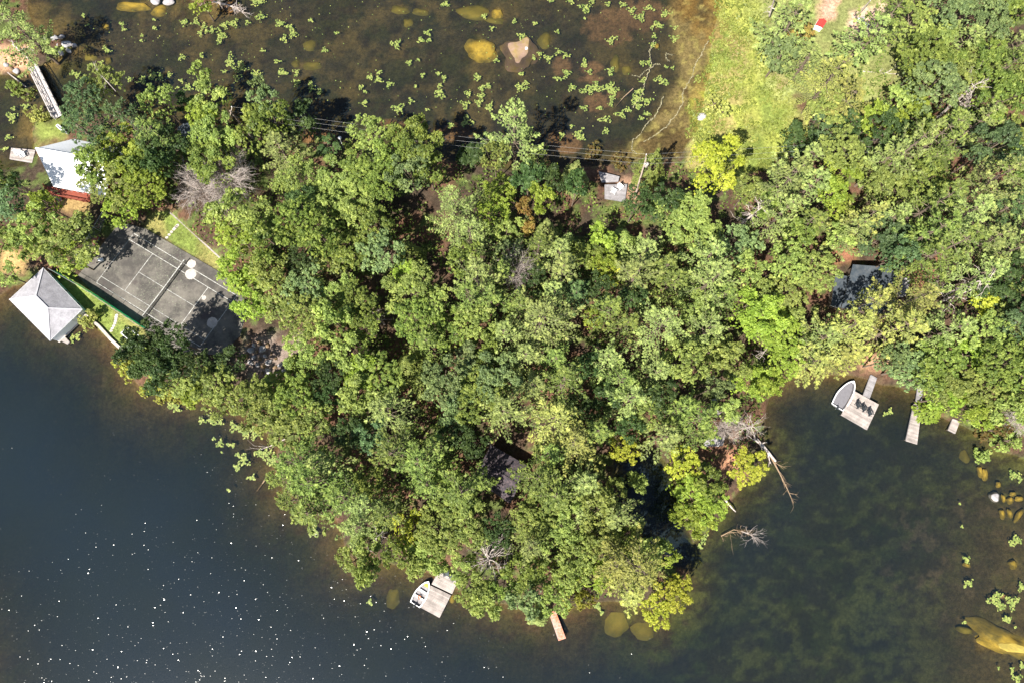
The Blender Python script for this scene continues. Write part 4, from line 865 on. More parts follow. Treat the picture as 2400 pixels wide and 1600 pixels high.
# boathouse: hip roof
z0, z1 = 2.9, 5.0
E = [pw(101,628,z0), pw(193,725,z0), pw(117,798,z0), pw(22,702,z0)]; c = sum(E, Vector())/4
e = empty('boathouse', (c.x, c.y, 0), 'white boathouse with grey shingled hip roof standing over the water below the tennis court', 'boathouse')
Rr = [pw(84,694,z1), pw(112,722,z1)]
roofslab('roof', [E[0], E[1], Rr[1], Rr[0]], .12, M_shingle, e); roofslab('roof', [E[2], E[3], Rr[0], Rr[1]], .12, M_shingle, e)
roofslab('roof', [E[1], E[2], Rr[1]], .12, M_shingle, e); roofslab('roof', [E[3], E[0], Rr[0]], .12, M_shingle, e)
m = MB()
for a_, b_ in ((E[0], Rr[0]), (E[3], Rr[0]), (E[1], Rr[1]), (E[2], Rr[1]), (Rr[0], Rr[1])): m.bar(a_+Vector((0, 0, .03)), b_+Vector((0, 0, .03)), .22, .05)
m.build('ridge_cap', M_shinglel, e)
m = MB()
for i in range(4): m.bar(E[i]-Vector((0, 0, .1)), E[(i+1) % 4]-Vector((0, 0, .1)), .05, .2)
m.build('fascia', M_white, e)
I = [p.lerp(c, .055) for p in E]; wallring(I, .35, 2.82, .12, M_white, e)
m = MB(); m.prism([p.lerp(c, .02)[:2] for p in E], .1, .34); m.build('floor', M_conc, e)
windows(I[0], I[1], 1.2, 2.2, 3, e, .9, Vector((1, .5, 0)))
m = MB(); p = I[1].lerp(I[2], .5)+Vector((.06, -.06, 0)); d = (I[2]-I[1]).normalized(); m.box((p.x, p.y, 1.45), (2.2, .06, 2.0), math.atan2(d.y, d.x)); m.build('boat_door', M_white, e)
for p in E:
    t = p.lerp(c, .08); m = MB(); m.tube([(t.x, t.y, -2.2), (t.x, t.y, .1)], .14, 8); m.build('pile', M_bark, e)
dock('mooring_step', [(141,797),(152,789),(163,801),(158,806)], .35, 'tiny plank landing at the lower corner of the boathouse')
# white-roofed cottage
zr, ze = 8.3, 4.3
R0, R1 = pw(83,348,zr), pw(268,380,zr); E0, E1 = pw(125,438,ze), pw(246,460,ze); U0, U1 = pw(172,326,ze), pw(300,352,ze)
c = (R0+R1+E0+E1+U0+U1)/6; e = empty('cottage', (c.x, c.y, hz(c.x, c.y)), 'rust-red cottage with a bright white metal roof among bright green trees', 'cottage')
roofslab('roof', [R0, E0, E1, R1], .12, M_metalroof, e); roofslab('roof', [R0, R1, U1, U0], .12, M_metalroof, e)
m = MB()
for i in range(1, 28):
    s = i/28; m.bar(R0.lerp(R1, s)+Vector((0, 0, .03)), E0.lerp(E1, s)+Vector((0, 0, .03)), .03, .035); m.bar(R0.lerp(R1, s)+Vector((0, 0, .03)), U0.lerp(U1, s)+Vector((0, 0, .03)), .03, .035)
m.bar(R0+Vector((0, 0, .06)), R1+Vector((0, 0, .06)), .3, .04); m.build('roof_seams', M_metalroof, e)
ins = lambda p, k=.09: Vector((*p.lerp(c, k)[:2], 0))
W = [ins(E0), ins(E1), ins(U1), ins(U0)]; gr = 1.2
wallring(W, gr, 4.0, .15, M_red, e)
f = MB(); a_, b_, t_ = W[0], W[3], ins(R0, .2)
f.add([(*a_[:2], 4.02), (*b_[:2], 4.02), (*t_[:2], 6.3)], [(0, 1, 2)]); f.add([(a_.x+.15, a_.y, 4.02), (b_.x+.15, b_.y, 4.02), (t_.x+.15, t_.y, 6.3)], [(2, 1, 0)]); f.build('gable', M_red, e)
windows(W[0], W[1], 2.1, 3.3, 4, e, 1.1, Vector((0, -1, 0)))
# its deck with railing and stair
dq = quadpts([(108,436),(214,456),(210,476),(118,458)], 2.2); c2 = sum(dq, Vector())/4
de = planks(MB(), area_fix(dq), 2.2, .06).build('deck', M_red, e)
m = MB(); rr = [dq[1], dq[2], dq[3], dq[0]]
for i in range(3):
    a_, b_ = rr[i], rr[i+1]; n = max(2, int((b_-a_).length/1.2)); m.bar(a_+Vector((0, 0, 1)), b_+Vector((0, 0, 1)), .14, .06)
    for k in range(n+1): p = a_.lerp(b_, k/n); m.bar(p-Vector((0, 0, 1.2 if k % 2 else .1)), p+Vector((0, 0, 1)), .09)
    for k in range(n*6): p = a_.lerp(b_, k/n/6); m.bar(p+Vector((0, 0, .1)), p+Vector((0, 0, .98)), .03)
m.build('deck_railing', M_red, e)
s0, s1 = pw(137,463,2.1), pw(143,492,1.2); d = (s1-s0); sdv = Vector((d.y, -d.x, 0)).normalized()
m = MB()
for k in range(7): p = s0+d*(k+.5)/7; m.bar(p-sdv*.6, p+sdv*.6, .28, .05)
m.build('stair_tread', M_plank, e); m = MB()
for s in (-1, 1): m.bar(s0+sdv*.65*s+Vector((0, 0, .05)), s1+sdv*.65*s+Vector((0, 0, .05)), .07, .28); m.bar(s0+sdv*.65*s+Vector((0, 0, 1)), s1+sdv*.65*s+Vector((0, 0, 1)), .08, .06)
m.build('stair_rail', M_red, e)
# low buildings under the trees
def lowhut(name, quad, zt, drop, label, mat, wmat, cat='cottage', split=None):
    q = area_fix(quadpts(quad, zt)); c = sum(q, Vector())/4; g0 = hz(c.x, c.y); e = empty(name, (c.x, c.y, g0), label, cat)
    if split is None:      # low gable along the long side
        if (q[1]-q[0]).length < (q[2]-q[1]).length: q = q[1:]+q[:1]
        ra, rb = (q[0]+q[3])/2+Vector((0, 0, drop)), (q[1]+q[2])/2+Vector((0, 0, drop))
        roofslab('roof', [q[0], q[1], rb, ra], .1, mat, e); roofslab('roof', [q[3], q[2], rb, ra], .1, mat, e)
        m = MB(); m.bar(ra+Vector((0, 0, .03)), rb+Vector((0, 0, .03)), .25, .05); m.build('ridge_cap', mat, e)
    else: roofslab('roof', [q[0]+Vector((0, 0, drop)), q[1]+Vector((0, 0, drop)), q[2], q[3]], .12, mat, e)
    I = [p.lerp(c, .07) for p in q]; wallring(I, g0-.3, zt-.16, .12, wmat, e)
    windows(I[0], I[1], g0+1, zt-.5, 2, e, .8, (I[0]+I[1])/2-c); windows(I[2], I[3], g0+1, zt-.5, 2, e, .8, (I[2]+I[3])/2-c); return e
lowhut('cottage', [(1999,620),(2108,638),(2092,742),(1972,722)], 4.6, 1.1, 'cottage with a dark slate-blue roof, dappled and half hidden under pines above the right docks', M_slate, M_bark)
lowhut('shed', [(1957,643),(1993,650),(1976,724),(1948,716)], 3.4, .25, 'lean-to with lighter slate-grey roof at the left end of the slate-roofed cottage', M_slate, M_bark, 'shed', 1)
lowhut('porch_roof', [(2108,648),(2134,656),(2122,694),(2098,686)], 3.6, .2, 'pale grey flat porch roof at the right end of the slate-roofed cottage', M_plankg, M_bark, 'porch', 1)
lowhut('cabin', [(1140,1046),(1196,1046),(1240,1100),(1200,1178),(1128,1130)][:0] or [(1150,1040),(1238,1092),(1196,1180),(1112,1122)], 4.3, 1.0, 'cabin with a near-black shingle roof in deep shade between trees in the lower centre', M_black, M_red, 'cabin')
lowhut('hut', [(415,300),(449,286),(463,325),(428,340)], 3.6, .4, 'small hut with bluish grey roof peeking out of the trees right of the white-roofed cottage', M_slate, M_plankg, 'hut')
lowhut('hut', [(1920,44),(1938,50),(1928,66),(1911,59)], 3.0, .35, 'little hut with a bright red roof in the sandy clearing at the top', M_redroof, M_white, 'hut')
lowhut('shed', [(1660,1026),(1700,1020),(1694,1044),(1642,1046)], 3.0, .2, 'small shed with lavender-grey flat roof left of the right-hand bare dead tree', M_plankg, M_bark, 'shed', 1)
# boardwalk under the trees
dock('boardwalk', [(1668,935),(1677,932),(1692,965),(1684,972)], 1.9, 'short dark boardwalk showing through the trees above the lavender-grey shed', M_plankg, 'boardwalk', posts=False)
dock('platform', [(2006,42),(2028,38),(2046,62),(2030,74)], 1.9, 'dark timber platform under the white rack right of the red-roofed hut', M_plankg, 'platform', posts=False)
p0, p1 = pw(2008,46,2.3), pw(2036,62,2.3); m = MB(); sdv = Vector((p1.y-p0.y, p0.x-p1.x, 0)).normalized()*.35
for s in (-1, 1): m.bar(p0+sdv*s, p1+sdv*s, .12)
for k in range(6): p = p0.lerp(p1, (k+.5)/6); m.bar(p-sdv, p+sdv, .10)
for k in (0, 1): 
    for s in (-1, 1): p = (p0, p1)[k]+sdv*s; m.bar(p-Vector((0, 0, .42)), p, .08)
tag(m.build('canoe_rack', M_white), 'white ladder-like rack lying on the dark platform', 'rack')
# ------------------------------------------------------------------ tennis court
rng = np.random.default_rng(9)
def mat_court():
    m, t, out = newmat('court_surface'); b = t.nodes.new('ShaderNodeBsdfPrincipled'); co = objco(t)
    base = mixc(t, ramp(t, noise(t, .25, 6, .7, co), .40, .60), (.062,.056,.050), (.15,.135,.115))
    lich = mathn(t, 'MULTIPLY', ramp(t, noise(t, 3.5, 4, .8, co), .56, .66), ramp(t, noise(t, .13, 4, .65, co), .42, .56))
    c = mixc(t, mathn(t, 'MULTIPLY', lich, .8), base, (.27,.30,.20))
    st = ramp(t, noise(t, .35, 5, .7, co), .60, .70); c = mixc(t, mathn(t, 'MULTIPLY', st, .8), c, (.06,.045,.045))
    t.links.new(c, b.inputs['Base Color']); b.inputs['Roughness'].default_value = .9
    bp = N(t, 'ShaderNodeBump'); bp.inputs['Strength'].default_value = .4; bp.inputs['Distance'].default_value = .02
    t.links.new(noise(t, 12, 4, .7, co), bp.inputs['Height']); t.links.new(bp.outputs[0], b.inputs['Normal']); t.links.new(b.outputs[0], out.inputs[0]); return m
CZ = 1.10
cp = [(182,647),(205,618),(240,572),(270,535),(300,525),(339,535),(430,588),(532,648),(552,668),(585,715),(570,780),(520,830),(430,830),(345,775),(292,738),(262,715),(215,682)]
m = MB(); m.prism([pw(a, b, CZ)[:2] for a, b in cp], CZ-.3, CZ, .5); e = m.build('tennis_court', mat_court()); tag(e, 'old dark asphalt tennis court with worn white lines and pale lichen', 'tennis court')
U = (pw(555,693,CZ)-pw(313.8,547.4,CZ)); V_ = (pw(225.8,662.2,CZ)-pw(313.8,547.4,CZ)); O_ = pw(313.8,547.4,CZ)
cq = lambda u, v: O_+U*(u/23.77)+V_*(v/10.97)
m = MB(); zl = CZ+.004
def cline(u0, v0, u1, v1, w_=.11):
    a, b = cq(u0, v0), cq(u1, v1); d = (b-a).normalized(); n_ = Vector((-d.y, d.x, 0))*w_/2
    m.add([(*(a-n_)[:2], zl), (*(b-n_)[:2], zl), (*(b+n_)[:2], zl), (*(a+n_)[:2], zl)], [(0, 1, 2, 3)])
cline(0, 0, 0, 10.97, .13); cline(23.77, 0, 23.77, 10.97, .13)
for v in (0, 10.97, 1.37, 9.6): cline(.07, v, 23.7, v)
for u in (5.48, 18.29): cline(u, 1.44, u, 9.53)
cline(5.55, 5.485, 18.22, 5.485)
zb = zl; m.build('court_lines', M_line, e)
for (x, y, r_) in ((447,643,13),(449,619,10.5),(497,756,13),(478,698,5.5)):
    p = pw(x, y, CZ); m = MB(); ro = r_*dpt(y, CZ)/F; pts = []
    n = 28; outer = [(p.x+math.cos(k/n*6.283)*ro*rng.uniform(.9, 1.05), p.y+math.sin(k/n*6.283)*ro*rng.uniform(.9, 1.05), CZ+.008) for k in range(n)]
    m.add(outer, [tuple(range(n))], .4); m.build('lichen_patch', M_conc, e)
# net
a, b = cq(11.885, -.6), cq(11.885, 11.6); nrm = (b-a).normalized()
ne = empty('tennis_net', ((a+b)/2)[:], 'sagging tennis net with white top tape across the dark court', 'tennis net'); ne.location.z = CZ
m = MB(); zt = lambda s: CZ+1.05-.12*math.sin(math.pi*s)
for i in range(24): s, s2 = i/24, (i+1)/24; p, p2 = a.lerp(b, s), a.lerp(b, s2); m.bar((*p[:2], zt(s)), (*p2[:2], zt(s2)), .17, .14, .6)
m.build('net_tape', M_line, ne)
m = MB()
for i in range(1, 80): s = i/80; p = a.lerp(b, s); m.bar((*p[:2], CZ+.05), (*p[:2], zt(s)-.07), .022)
for k in range(7):
    for i in range(12): s, s2 = i/12, (i+1)/12; p, p2 = a.lerp(b, s), a.lerp(b, s2); m.bar((*p[:2], CZ+.08+k*.13), (*p2[:2], CZ+.08+k*.13), .02)
m.build('netting', M_dark, ne)
for p in (a, b): m = MB(); m.cyl((p.x, p.y, CZ), .07, 1.1); m.build('net_post', M_post, ne)
# green windscreen fences
def fence(pts, h_, label, screen=True, lean=0):
    P_ = [pw(x, y, 1.0) for x, y in pts]; c = sum(P_, Vector())/len(P_); e = empty('court_fence', (c.x, c.y, 1.0), label, 'fence')
    up = Vector((0, 0, h_)); z = Vector((0, 0, 0)); pan = MB(); rail = MB()
    for i in range(len(P_)-1):
        a_, b_ = P_[i], P_[i+1]; n = max(1, int(round((b_-a_).length/3)))
        for k in range(n+1):
            if k == n and i < len(P_)-2: continue
            p = a_.lerp(b_, k/n); q_ = MB(); q_.tube([p-Vector((0, 0, .4)), p+up+Vector((0, 0, .1))], .04, 6); q_.build('fence_post', M_post, e)
        rail.bar(a_+up, b_+up, .05); rail.bar(a_+up*.03, b_+up*.03, .04)
        if screen:
            d = (b_-a_); L = d.length; n_ = Vector((-d.y, d.x, 0)).normalized()*.05; st = max(3, int(L/.4))
            for k in range(st):
                w0 = math.sin(k*1.3)*.03; w1 = math.sin((k+1)*1.3)*.03
                p, q_ = a_+d*k/st+n_*(1+w0*8), a_+d*(k+1)/st+n_*(1+w1*8)
                pan.add([p+up*.03, q_+up*.03, q_+up*.66, p+up*.66], [(0, 1, 2, 3)], .5+w0*6)
        else:
            d = (b_-a_); L = d.length
            for k in range(int(L/.35)):
                p = a_+d*k*.35/L; pan.bar(p+up*.03, p+(d.normalized()*min(.35*6, L-k*.35))+up*.97, .012); pan.bar(p+up*.97, p+(d.normalized()*min(.35*6, L-k*.35))+up*.03, .012)
    rail.build('fence_rail', M_post, e); pan.build('windscreen' if screen else 'chain_link_mesh', M_green if screen else M_post, e); return e
fence([(137,640),(186,668),(222,690),(276,726),(345,772)], 2.9, 'long green windscreen fence along the lower side of the tennis court')
fence([(262,508),(240,545),(215,590),(186,632)], 2.9, 'chain-link fence in shade at the left end of the tennis court', screen=False)
# court clutter and gardens
p = pw(238,610,CZ); e = empty('bench_box', (p.x, p.y, CZ), 'small white box bench standing alone at the left end of the tennis court', 'bench')
m = MB(); m.box((p.x, p.y, CZ+.42), (.95, .5, .06), R_(10)); m.build('seat', M_white, e); m = MB(); m.box((p.x, p.y, CZ+.19), (.85, .42, .38), R_(10)); m.build('base', M_white, e)
def curb(name, pts, z, w_, h_, mat, label, cat):
    m = MB()
    for i in range(len(pts)-1):
        a, b = pw(*pts[i], z), pw(*pts[i+1], z); m.bar((*a[:2], z), (*b[:2], z), w_, h_)
    o = m.build(name, mat); return tag(o, label, cat)
curb('timber_edging', [(398,498),(440,535),(480,572),(518,607)], 1.15, .28, .25, M_plank, 'long pale timber edging across the lawn above the tennis court', 'edging')
curb('retaining_wall', [(196,733),(235,765),(262,795),(297,828)], .62, .5, 1.1, M_conc, 'pale concrete shore wall below the boathouse lawn', 'wall')
b = [(284,781),(299,767),(346,802),(330,820)]
q = [pw(x, y, .9) for x, y in b]; c = sum(q, Vector())/4; e = empty('garden_bed', (c.x, c.y, .75), 'rectangular white-edged garden bed frame on the lower lawn', 'garden bed')
for i in range(4): m = MB(); m.bar(q[i].lerp(c, .0), q[(i+1) % 4].lerp(c, .02), .16, .32); m.build('board', M_white, e)
def stones(pts, n, z, lab, grp):
    for i in range(n):
        s = (i+.5)/n; k = min(int(s*(len(pts)-1)), len(pts)-2); f = s*(len(pts)-1)-k; x = pts[k][0]*(1-f)+pts[k+1][0]*f; y = pts[k][1]*(1-f)+pts[k+1][1]*f
        p = pw(x, y, z); zz = hz(p.x, p.y); m = MB(); r_ = .34; nn = 8; ph = rng.uniform(0, 6)
        m.prism([(math.cos(ph+j/nn*6.283)*r_*rng.uniform(.8, 1.1), math.sin(ph+j/nn*6.283)*r_*rng.uniform(.6, .9)) for j in range(nn)], -.05, .05)
        o = link('stepping_stone', m.mesh('stepping_stone', M_conc)); o.location = (p.x, p.y, zz+.03); tag(o, f'{ORDS[i]} from the top, {lab}', 'stepping stone', grp)
stones([(418,527),(408,538),(389,560)], 7, 1.0, 'flat stepping stone in the path above the court', 'stepping stones above the court')
stones([(275,737),(271,755),(259,778)], 8, .8, 'flat stepping stone in the lower lawn path', 'stepping stones on the lower lawn')
def slab(name, quad, z, th, mat, label, cat):
    q = quadpts(quad, z); m = MB(); m.prism([p_[:2] for p_ in q], z-th, z, .5); return tag(m.build(name, mat), label, cat)
dock('deck', [(204,488),(246,496),(230,536),(202,518)], 1.9, 'dark red deck in the shade between the cottage and the court', M_red, 'deck', posts=False)
dock('deck', [(211,548),(232,556),(222,576),(206,562)], 1.6, 'small dark red landing just below the shaded red deck', M_red, 'deck', posts=False)
# left shore bits
dock('dock', [(26,347),(83,352),(75,382),(22,373)], .55, 'square pale dock with white chairs left of the white-roofed cottage')
dock('dock', [(-30,520),(0,514),(34,508),(36,515)][:0] or [(-25,516),(33,507),(35,514),(-23,524)], .5, 'thin pale plank dock at the left edge above the round leafy tree')
dock('dock', [(-25,582),(12,565),(18,572),(-18,592)], .5, 'thin white plank dock at the left edge below the other one', M_white)
def hull(name, bow, sl, sr, label, z=.0, motor=True, benches=True, liner=None, cat='boat'):
    """open motor boat: bow point, left and right transom corners in the photograph"""
    B_, L_, R2 = pw(*bow, .55), pw(*sl, .5), pw(*sr, .5); st = (L_+R2)/2; ax = (B_-st); L = Vector((ax.x, ax.y, 0)).length; W_ = (L_-R2).length; ang = math.atan2(ax.y, ax.x)
    e = empty(name, (st.x, st.y, z), label, cat, None, ang)
    n = 14; prof = [(i/n) for i in range(n+1)]
    wf = lambda s: (W_/2)*(1.0+.18*math.sin(min(s, .6)/.6*math.pi*.8))*(1-max(0, (s-.35)/.65)**2.3)**.75 if s < 1 else 0.02
    shz = lambda s: .52+.22*s*s
    V = []; Fs = []; rows = 6
    for i, s in enumerate(prof):
        w_ = max(wf(s), .02); zt_ = shz(s); x = s*L
        sec = [(-w_, zt_), (-w_*.92, zt_*.45), (-w_*.6, -.08), (0, -.16+.12*s), (w_*.6, -.08), (w_*.92, zt_*.45), (w_, zt_)]
        for yy, zz in sec: V.append((x, yy, zz))
    k = 7
    for i in range(n):
        for j in range(k-1): Fs.append((i*k+j, (i+1)*k+j, (i+1)*k+j+1, i*k+j+1))
    Fs.append(tuple(range(k)))
    m = LMB(); m.add(V, Fs, .5); m.build('hull', M_white, e, True)
    # gunwale rim with sunken liner
    rim = []; g_ = .16
    m = LMB(); Vo = []; Vi = []
    for i, s in enumerate(prof):
        w_ = max(wf(s), .02); Vo.append((s*L, w_+.03, shz(s)+.02)); s2 = min(s, .93); wi = max(wf(s2)-g_, .03); Vi.append((max(.12, s2*L-(.1 if s > .9 else 0)), wi if s < .97 else .01, shz(s)+.02))
    ringo = Vo+[(x, -y, z_) for x, y, z_ in Vo[::-1]]; ringi = Vi+[(x, -y, z_) for x, y, z_ in Vi[::-1]]; nn = len(ringo)
    m.add(ringo+ringi, [(i, (i+1) % nn, nn+(i+1) % nn, nn+i)[::-1] for i in range(nn)], .5); m.build('gunwale', M_white, e)
    m = LMB(); fl = [(x, y*.85, .08) for x, y, z_ in ringi]
    m.add(ringi+fl, [(i, (i+1) % nn, nn+(i+1) % nn, nn+i)[::-1] for i in range(nn)]+[tuple(range(nn, 2*nn))[::-1]], .5); m.build('liner', liner or M_white, e)
    if benches:
        for s in (.30, .56): w_ = wf(s)-g_; m = LMB(); m.box((s*L, 0, .38), (.34, w_*2, .05)); m.build('bench_seat', M_white, e)
        w_ = wf(.84)-g_; m = LMB(); m.box((.82*L, 0, .45), (.5, w_*1.6, .05)); m.build('bow_seat', M_white if benches != 'y' else M_yel, e)
    if motor:
        mo = LMB(); mo.box((-.22, 0, .82), (.34, .28, .30), 0, .5); mo.box((-.24, 0, .99), (.26, .22, .06)); mb_ = mo.build('outboard_motor', M_dark if liner else M_post, e)
        q_ = LMB(); q_.box((-.20, 0, .35), (.12, .08, .75)); q_.box((-.28, 0, -.1), (.3, .03, .06)); q_.build('motor_leg', M_post, mb_)
        q_ = LMB(); q_.bar((-.02, 0, .8), (.45, .1, .8), .05); q_.build('tiller', M_dark, mb_)
    return e, L, W_
be, L, W_ = hull('motorboat', (1005,1361), (961,1410), (984,1423), 'white open motorboat moored left of the two-section dock', benches='y', liner=M_plankg)
m = LMB(); m.tube([(.25*L, -.2, .45), (.30*L, .2, .45), (.36*L, .22, .45), (.37*L, -.1, .45), (.30*L, -.3, .45)], .09, 6); o = m.build('life_vest', M_orange, None); o.location = be.location; o.rotation_euler = be.rotation_euler; tag(o, 'orange life vest lying in the white open motorboat', 'life vest')
hull('motorboat', (2001,892), (1948,947), (1977,961), 'white motorboat with dark grey inside moored at the square swim dock', benches=False, liner=M_greyc)
hull('kayak', (163,318), (137,300), (141,296), 'small grey-blue boat lying at the edge of the grass below the footbridge', z=.8, motor=False, benches=False, liner=M_greyc, cat='small boat')
# docks
dock('dock_section', [(1009,1371),(1057,1394),(1030,1447),(984,1422)], .5, 'outer square section of the pale wooden dock beside the open motorboat')
dock('dock_section', [(1027,1338),(1073,1362),(1059.5,1391),(1011.5,1368)], .5, 'inner section of the same pale dock, running into the trees')
dock('dock', [(1290,1428),(1303,1430),(1327,1495),(1310,1501),(1284,1432)][:0] or [(1286,1434),(1302,1430),(1326.5,1495),(1309.5,1501)], .6, 'narrow plank dock stained rusty orange at the bottom tip', M_rustdock)
dock('swim_dock', [(2001.5,915),(2060,947),(2032,1007),(1971,972)], .55, 'square weathered swim dock carrying three dark chairs')
dock('gangway', [(2041,877),(2056,885),(2038.5,933),(2023,926)], .6, 'sloping grey gangway from the shore to the square swim dock', M_plankg, 'gangway')
dock('dock', [(2142,945),(2161,950),(2149.5,1041),(2123,1033)], .55, 'long wide plank dock, the outer part, right of the swim dock')
dock('gangway', [(2152,900),(2164,904),(2160,944),(2147,940)], .62, 'narrow shore walkway leading onto the long plank dock', M_plankg, 'gangway')
dock('dock', [(2233,980),(2250,987),(2239,1015.5),(2222,1007)], .5, 'tiny short dock poking out from bright leaves by the right shore')
e = dock('deck', [(1417,433),(1470,432),(1465,474),(1417,466)], 1.9, 'small grey wooden deck with two white chairs beside the transformer pole', M_plankg, 'deck', posts=True)
dock('deck_step', [(1403,402),(1452,414),(1449,426),(1410,428)], 1.7, 'upper narrow landing joined to the small grey deck', M_plankg, 'deck', posts=False)
# ------------------------------------------------------------------ chairs
def chair(mat, label, x, y, z, rz, group=None):
    p = pw(x, y, z); e = empty('adirondack_chair', (p.x, p.y, z), label, 'chair', group, rz); k = 1.25
    m = LMB()
    for i in range(5): m.box((.06*k, (-.22+i*.11)*k, .34*k), (.5*k, .095*k, .025), 0, None, 0, R_(12))
    m.build('seat', mat, e); m = LMB()
    for i in range(5): m.box((-.36*k, (-.22+i*.11)*k, .66*k), (.025, .095*k, .75*k), 0, None, 0, R_(-24))
    m.build('backrest', mat, e)
    for s in (-1, 1):
        m = LMB(); m.box((0, .33*k*s, .56*k), (.72*k, .12*k, .03)); m.build('armrest', mat, e)
        m = LMB(); m.box((.28*k, .32*k*s, .27*k), (.09, .04, .54*k)); m.build('leg', mat, e)
        m = LMB(); m.box((-.32*k, .30*k*s, .2*k), (.09, .04, .42*k)); m.build('leg', mat, e)
    return e
c0 = chair(M_dark, 'dark reclining chair on the square swim dock, left of three', 2009, 950, .555, R_(-62), 'dark chairs on the swim dock')
def copy_thing(o, x, y, z, rz, label, mat=None, group=None):
    c = o.copy(); scn.collection.objects.link(c); p = pw(x, y, z); c.location = (p.x, p.y, z); c.rotation_euler = (0, 0, rz); c['label'] = label
    if group: c['group'] = group
    for ch in list(o.children):
        d = ch.copy(); scn.collection.objects.link(d); d.parent = c
        if mat: d.material_slots[0].link = 'OBJECT'; d.material_slots[0].material = mat
    return c
copy_thing(c0, 2022, 958, .555, R_(-60), 'dark reclining chair on the square swim dock, middle of three')
copy_thing(c0, 2036, 968, .555, R_(-66), 'dark reclining chair on the square swim dock, right of three')
copy_thing(c0, 46, 362, .555, R_(-40), 'white chair on the square pale dock by the white-roofed cottage, upper left of two', M_white, 'white chairs by the water')
copy_thing(c0, 57, 366, .555, R_(-60), 'white chair on the square pale dock by the white-roofed cottage, lower right of two', M_white, 'white chairs by the water')
copy_thing(c0, 1438, 451, 1.905, R_(-30), 'white chair on the small grey deck, left of two', M_white, 'white chairs on the grey deck')
copy_thing(c0, 1453, 441, 1.905, R_(-50), 'white chair on the small grey deck, right of two', M_white, 'white chairs on the grey deck')
copy_thing(c0, 1046, 1343, .505, R_(-80), 'grey-blue chair half under leaves at the top of the two-section dock', M_slate, 'chairs on the two-section dock')
copy_thing(c0, 1061, 1353, .505, R_(-140), 'grey-blue chair at the right corner of the two-section dock', M_slate, 'chairs on the two-section dock')
# ------------------------------------------------------------------ poles and wires
def upole(tx, ty, bx, by, h_, label, transf=False):
    g0 = pw(bx, by, 1); base = Vector((g0.x, g0.y, hz(g0.x, g0.y))); top = pw(tx, ty, h_); e = empty('utility_pole', base, label, 'utility pole')
    m = MB(); m.tube([base-Vector((0, 0, .5)), top], [.19, .12], 8); m.build('pole', M_pole, e)
    m = MB(); t = top-Vector((0, 0, .45)); m.bar(t+Vector((-.15, -1.0, 0)), t+Vector((.15, 1.0, 0)), .12); m.build('crossarm', M_pole, e)
    for s in (-.9, 0, .9): m = MB(); m.cyl(t+Vector((s*.15, s, .06)), .07, .25, 8); m.build('insulator', M_white, e)
    if transf:
        m = MB(); t2 = base.lerp(top, .86)+Vector((.38, -.1, 0)); m.cyl(t2-Vector((0, 0, .5)), .3, .95, 14); tf = m.build('transformer', M_conc, e); m = MB(); m.cyl(t2+Vector((0, 0, .46)), .32, .06, 14, .18); m.build('lid', M_conc, tf)
    return t
tA = upole(539,260,589,321,10, 'leaning brown utility pole at the left end of the wires'); tB = upole(1514,372,1486,468,12, 'tall pale utility pole with a grey transformer above the small grey deck', True)
tC = pw(2640,292,12); tC.z = 11.5
def wire(a, b, sag, label):
    pts = []
    for i in range(33):
        s = i/32; p = a.lerp(b, s); p.z -= 4*sag*s*(1-s); pts.append(p)
    m = MB(); m.tube(pts, .011, 4); o = m.build('power_line', M_wire); tag(o, label, 'wire', 'overhead wires')
for q, s in (('top', -.9), ('middle', 0), ('bottom', .9)):
    off = Vector((-s*.15, -s, .3)); wire(tA+off, tB+off, 1.3+abs(s)*.2, f'{q} of three thin overhead wires, stretch between the two utility poles')
    wire(tB+off, tC+off*1.6, 1.5, f'{q} of three thin overhead wires, stretch right of the transformer pole')
p = pw(804,346,.8); b = Vector((p.x, p.y, hz(p.x, p.y))); t = pw(796,324,3.6); e = empty('yard_light', b, 'white globe yard light on a slim white post by the upper shore', 'lamp')
m = MB(); m.tube([b-Vector((0, 0, .3)), t], .06, 6); m.build('post', M_white, e); m = MB(); m.tube([t+Vector((0, 0, z_)) for z_ in (-.25, -.12, .05, .2, .28)], [.12, .3, .36, .26, .05], 12); m.build('lamp_globe', M_white, e, True)
# ------------------------------------------------------------------ fallen trunks and branches
def log(pts, r0, r1, label, name='fallen_trunk', mat=None, br=0, cat='fallen tree', zs=(.1, .1)):
    n = len(pts); P_ = [pw(x, y, zs[0]+(zs[1]-zs[0])*i/(n-1)) for i, (x, y) in enumerate(pts)]; m = MB(); m.tube(P_, [r0+(r1-r0)*i/(n-1) for i in range(n)], 7)
    e = m.build(name, mat or M_dead); tag(e, label, cat)
    if br:
        bm_ = MB()
        for k in range(br):
            i = rng.integers(0, n-1); p = P_[i].lerp(P_[i+1], rng.random()); d = (P_[-1]-P_[0]).normalized()+Vector(rng.normal(size=3))*.8; d.z = abs(d.z)*.5; twigs(bm_, p, d, rng.uniform(.8, 2.6), r1*.8+.015, 1, .5)
        bm_.build('branches', mat or M_dead, e) if br > 2 else None
    return e
rng = np.random.default_rng(21)
log([(1772,1028),(1790,1046),(1818,1080)], .30, .20, 'thick pale grey fallen trunk at the right tip of the point', zs=(.9, .2), br=4)
log([(1806,1068),(1826,1105),(1843,1140),(1860,1178)], .16, .05, 'long thin brown fallen trunk lying in the right bay with stubs', mat=M_deadb, br=9, zs=(.2, .02))
log([(0,155),(30,180),(61,204)], .14, .10, 'pale straight log lying across the channel left of the footbridge')
log([(30,104),(50,122),(75,146)], .22, .14, 'leaning weathered trunk at the top end of the footbridge', zs=(1.6, .8), br=6)
log([(630,1110),(617,1130),(602,1150)], .16, .10, 'short log with pale cut end off the left shore', mat=M_deadb, zs=(.12, -.3))
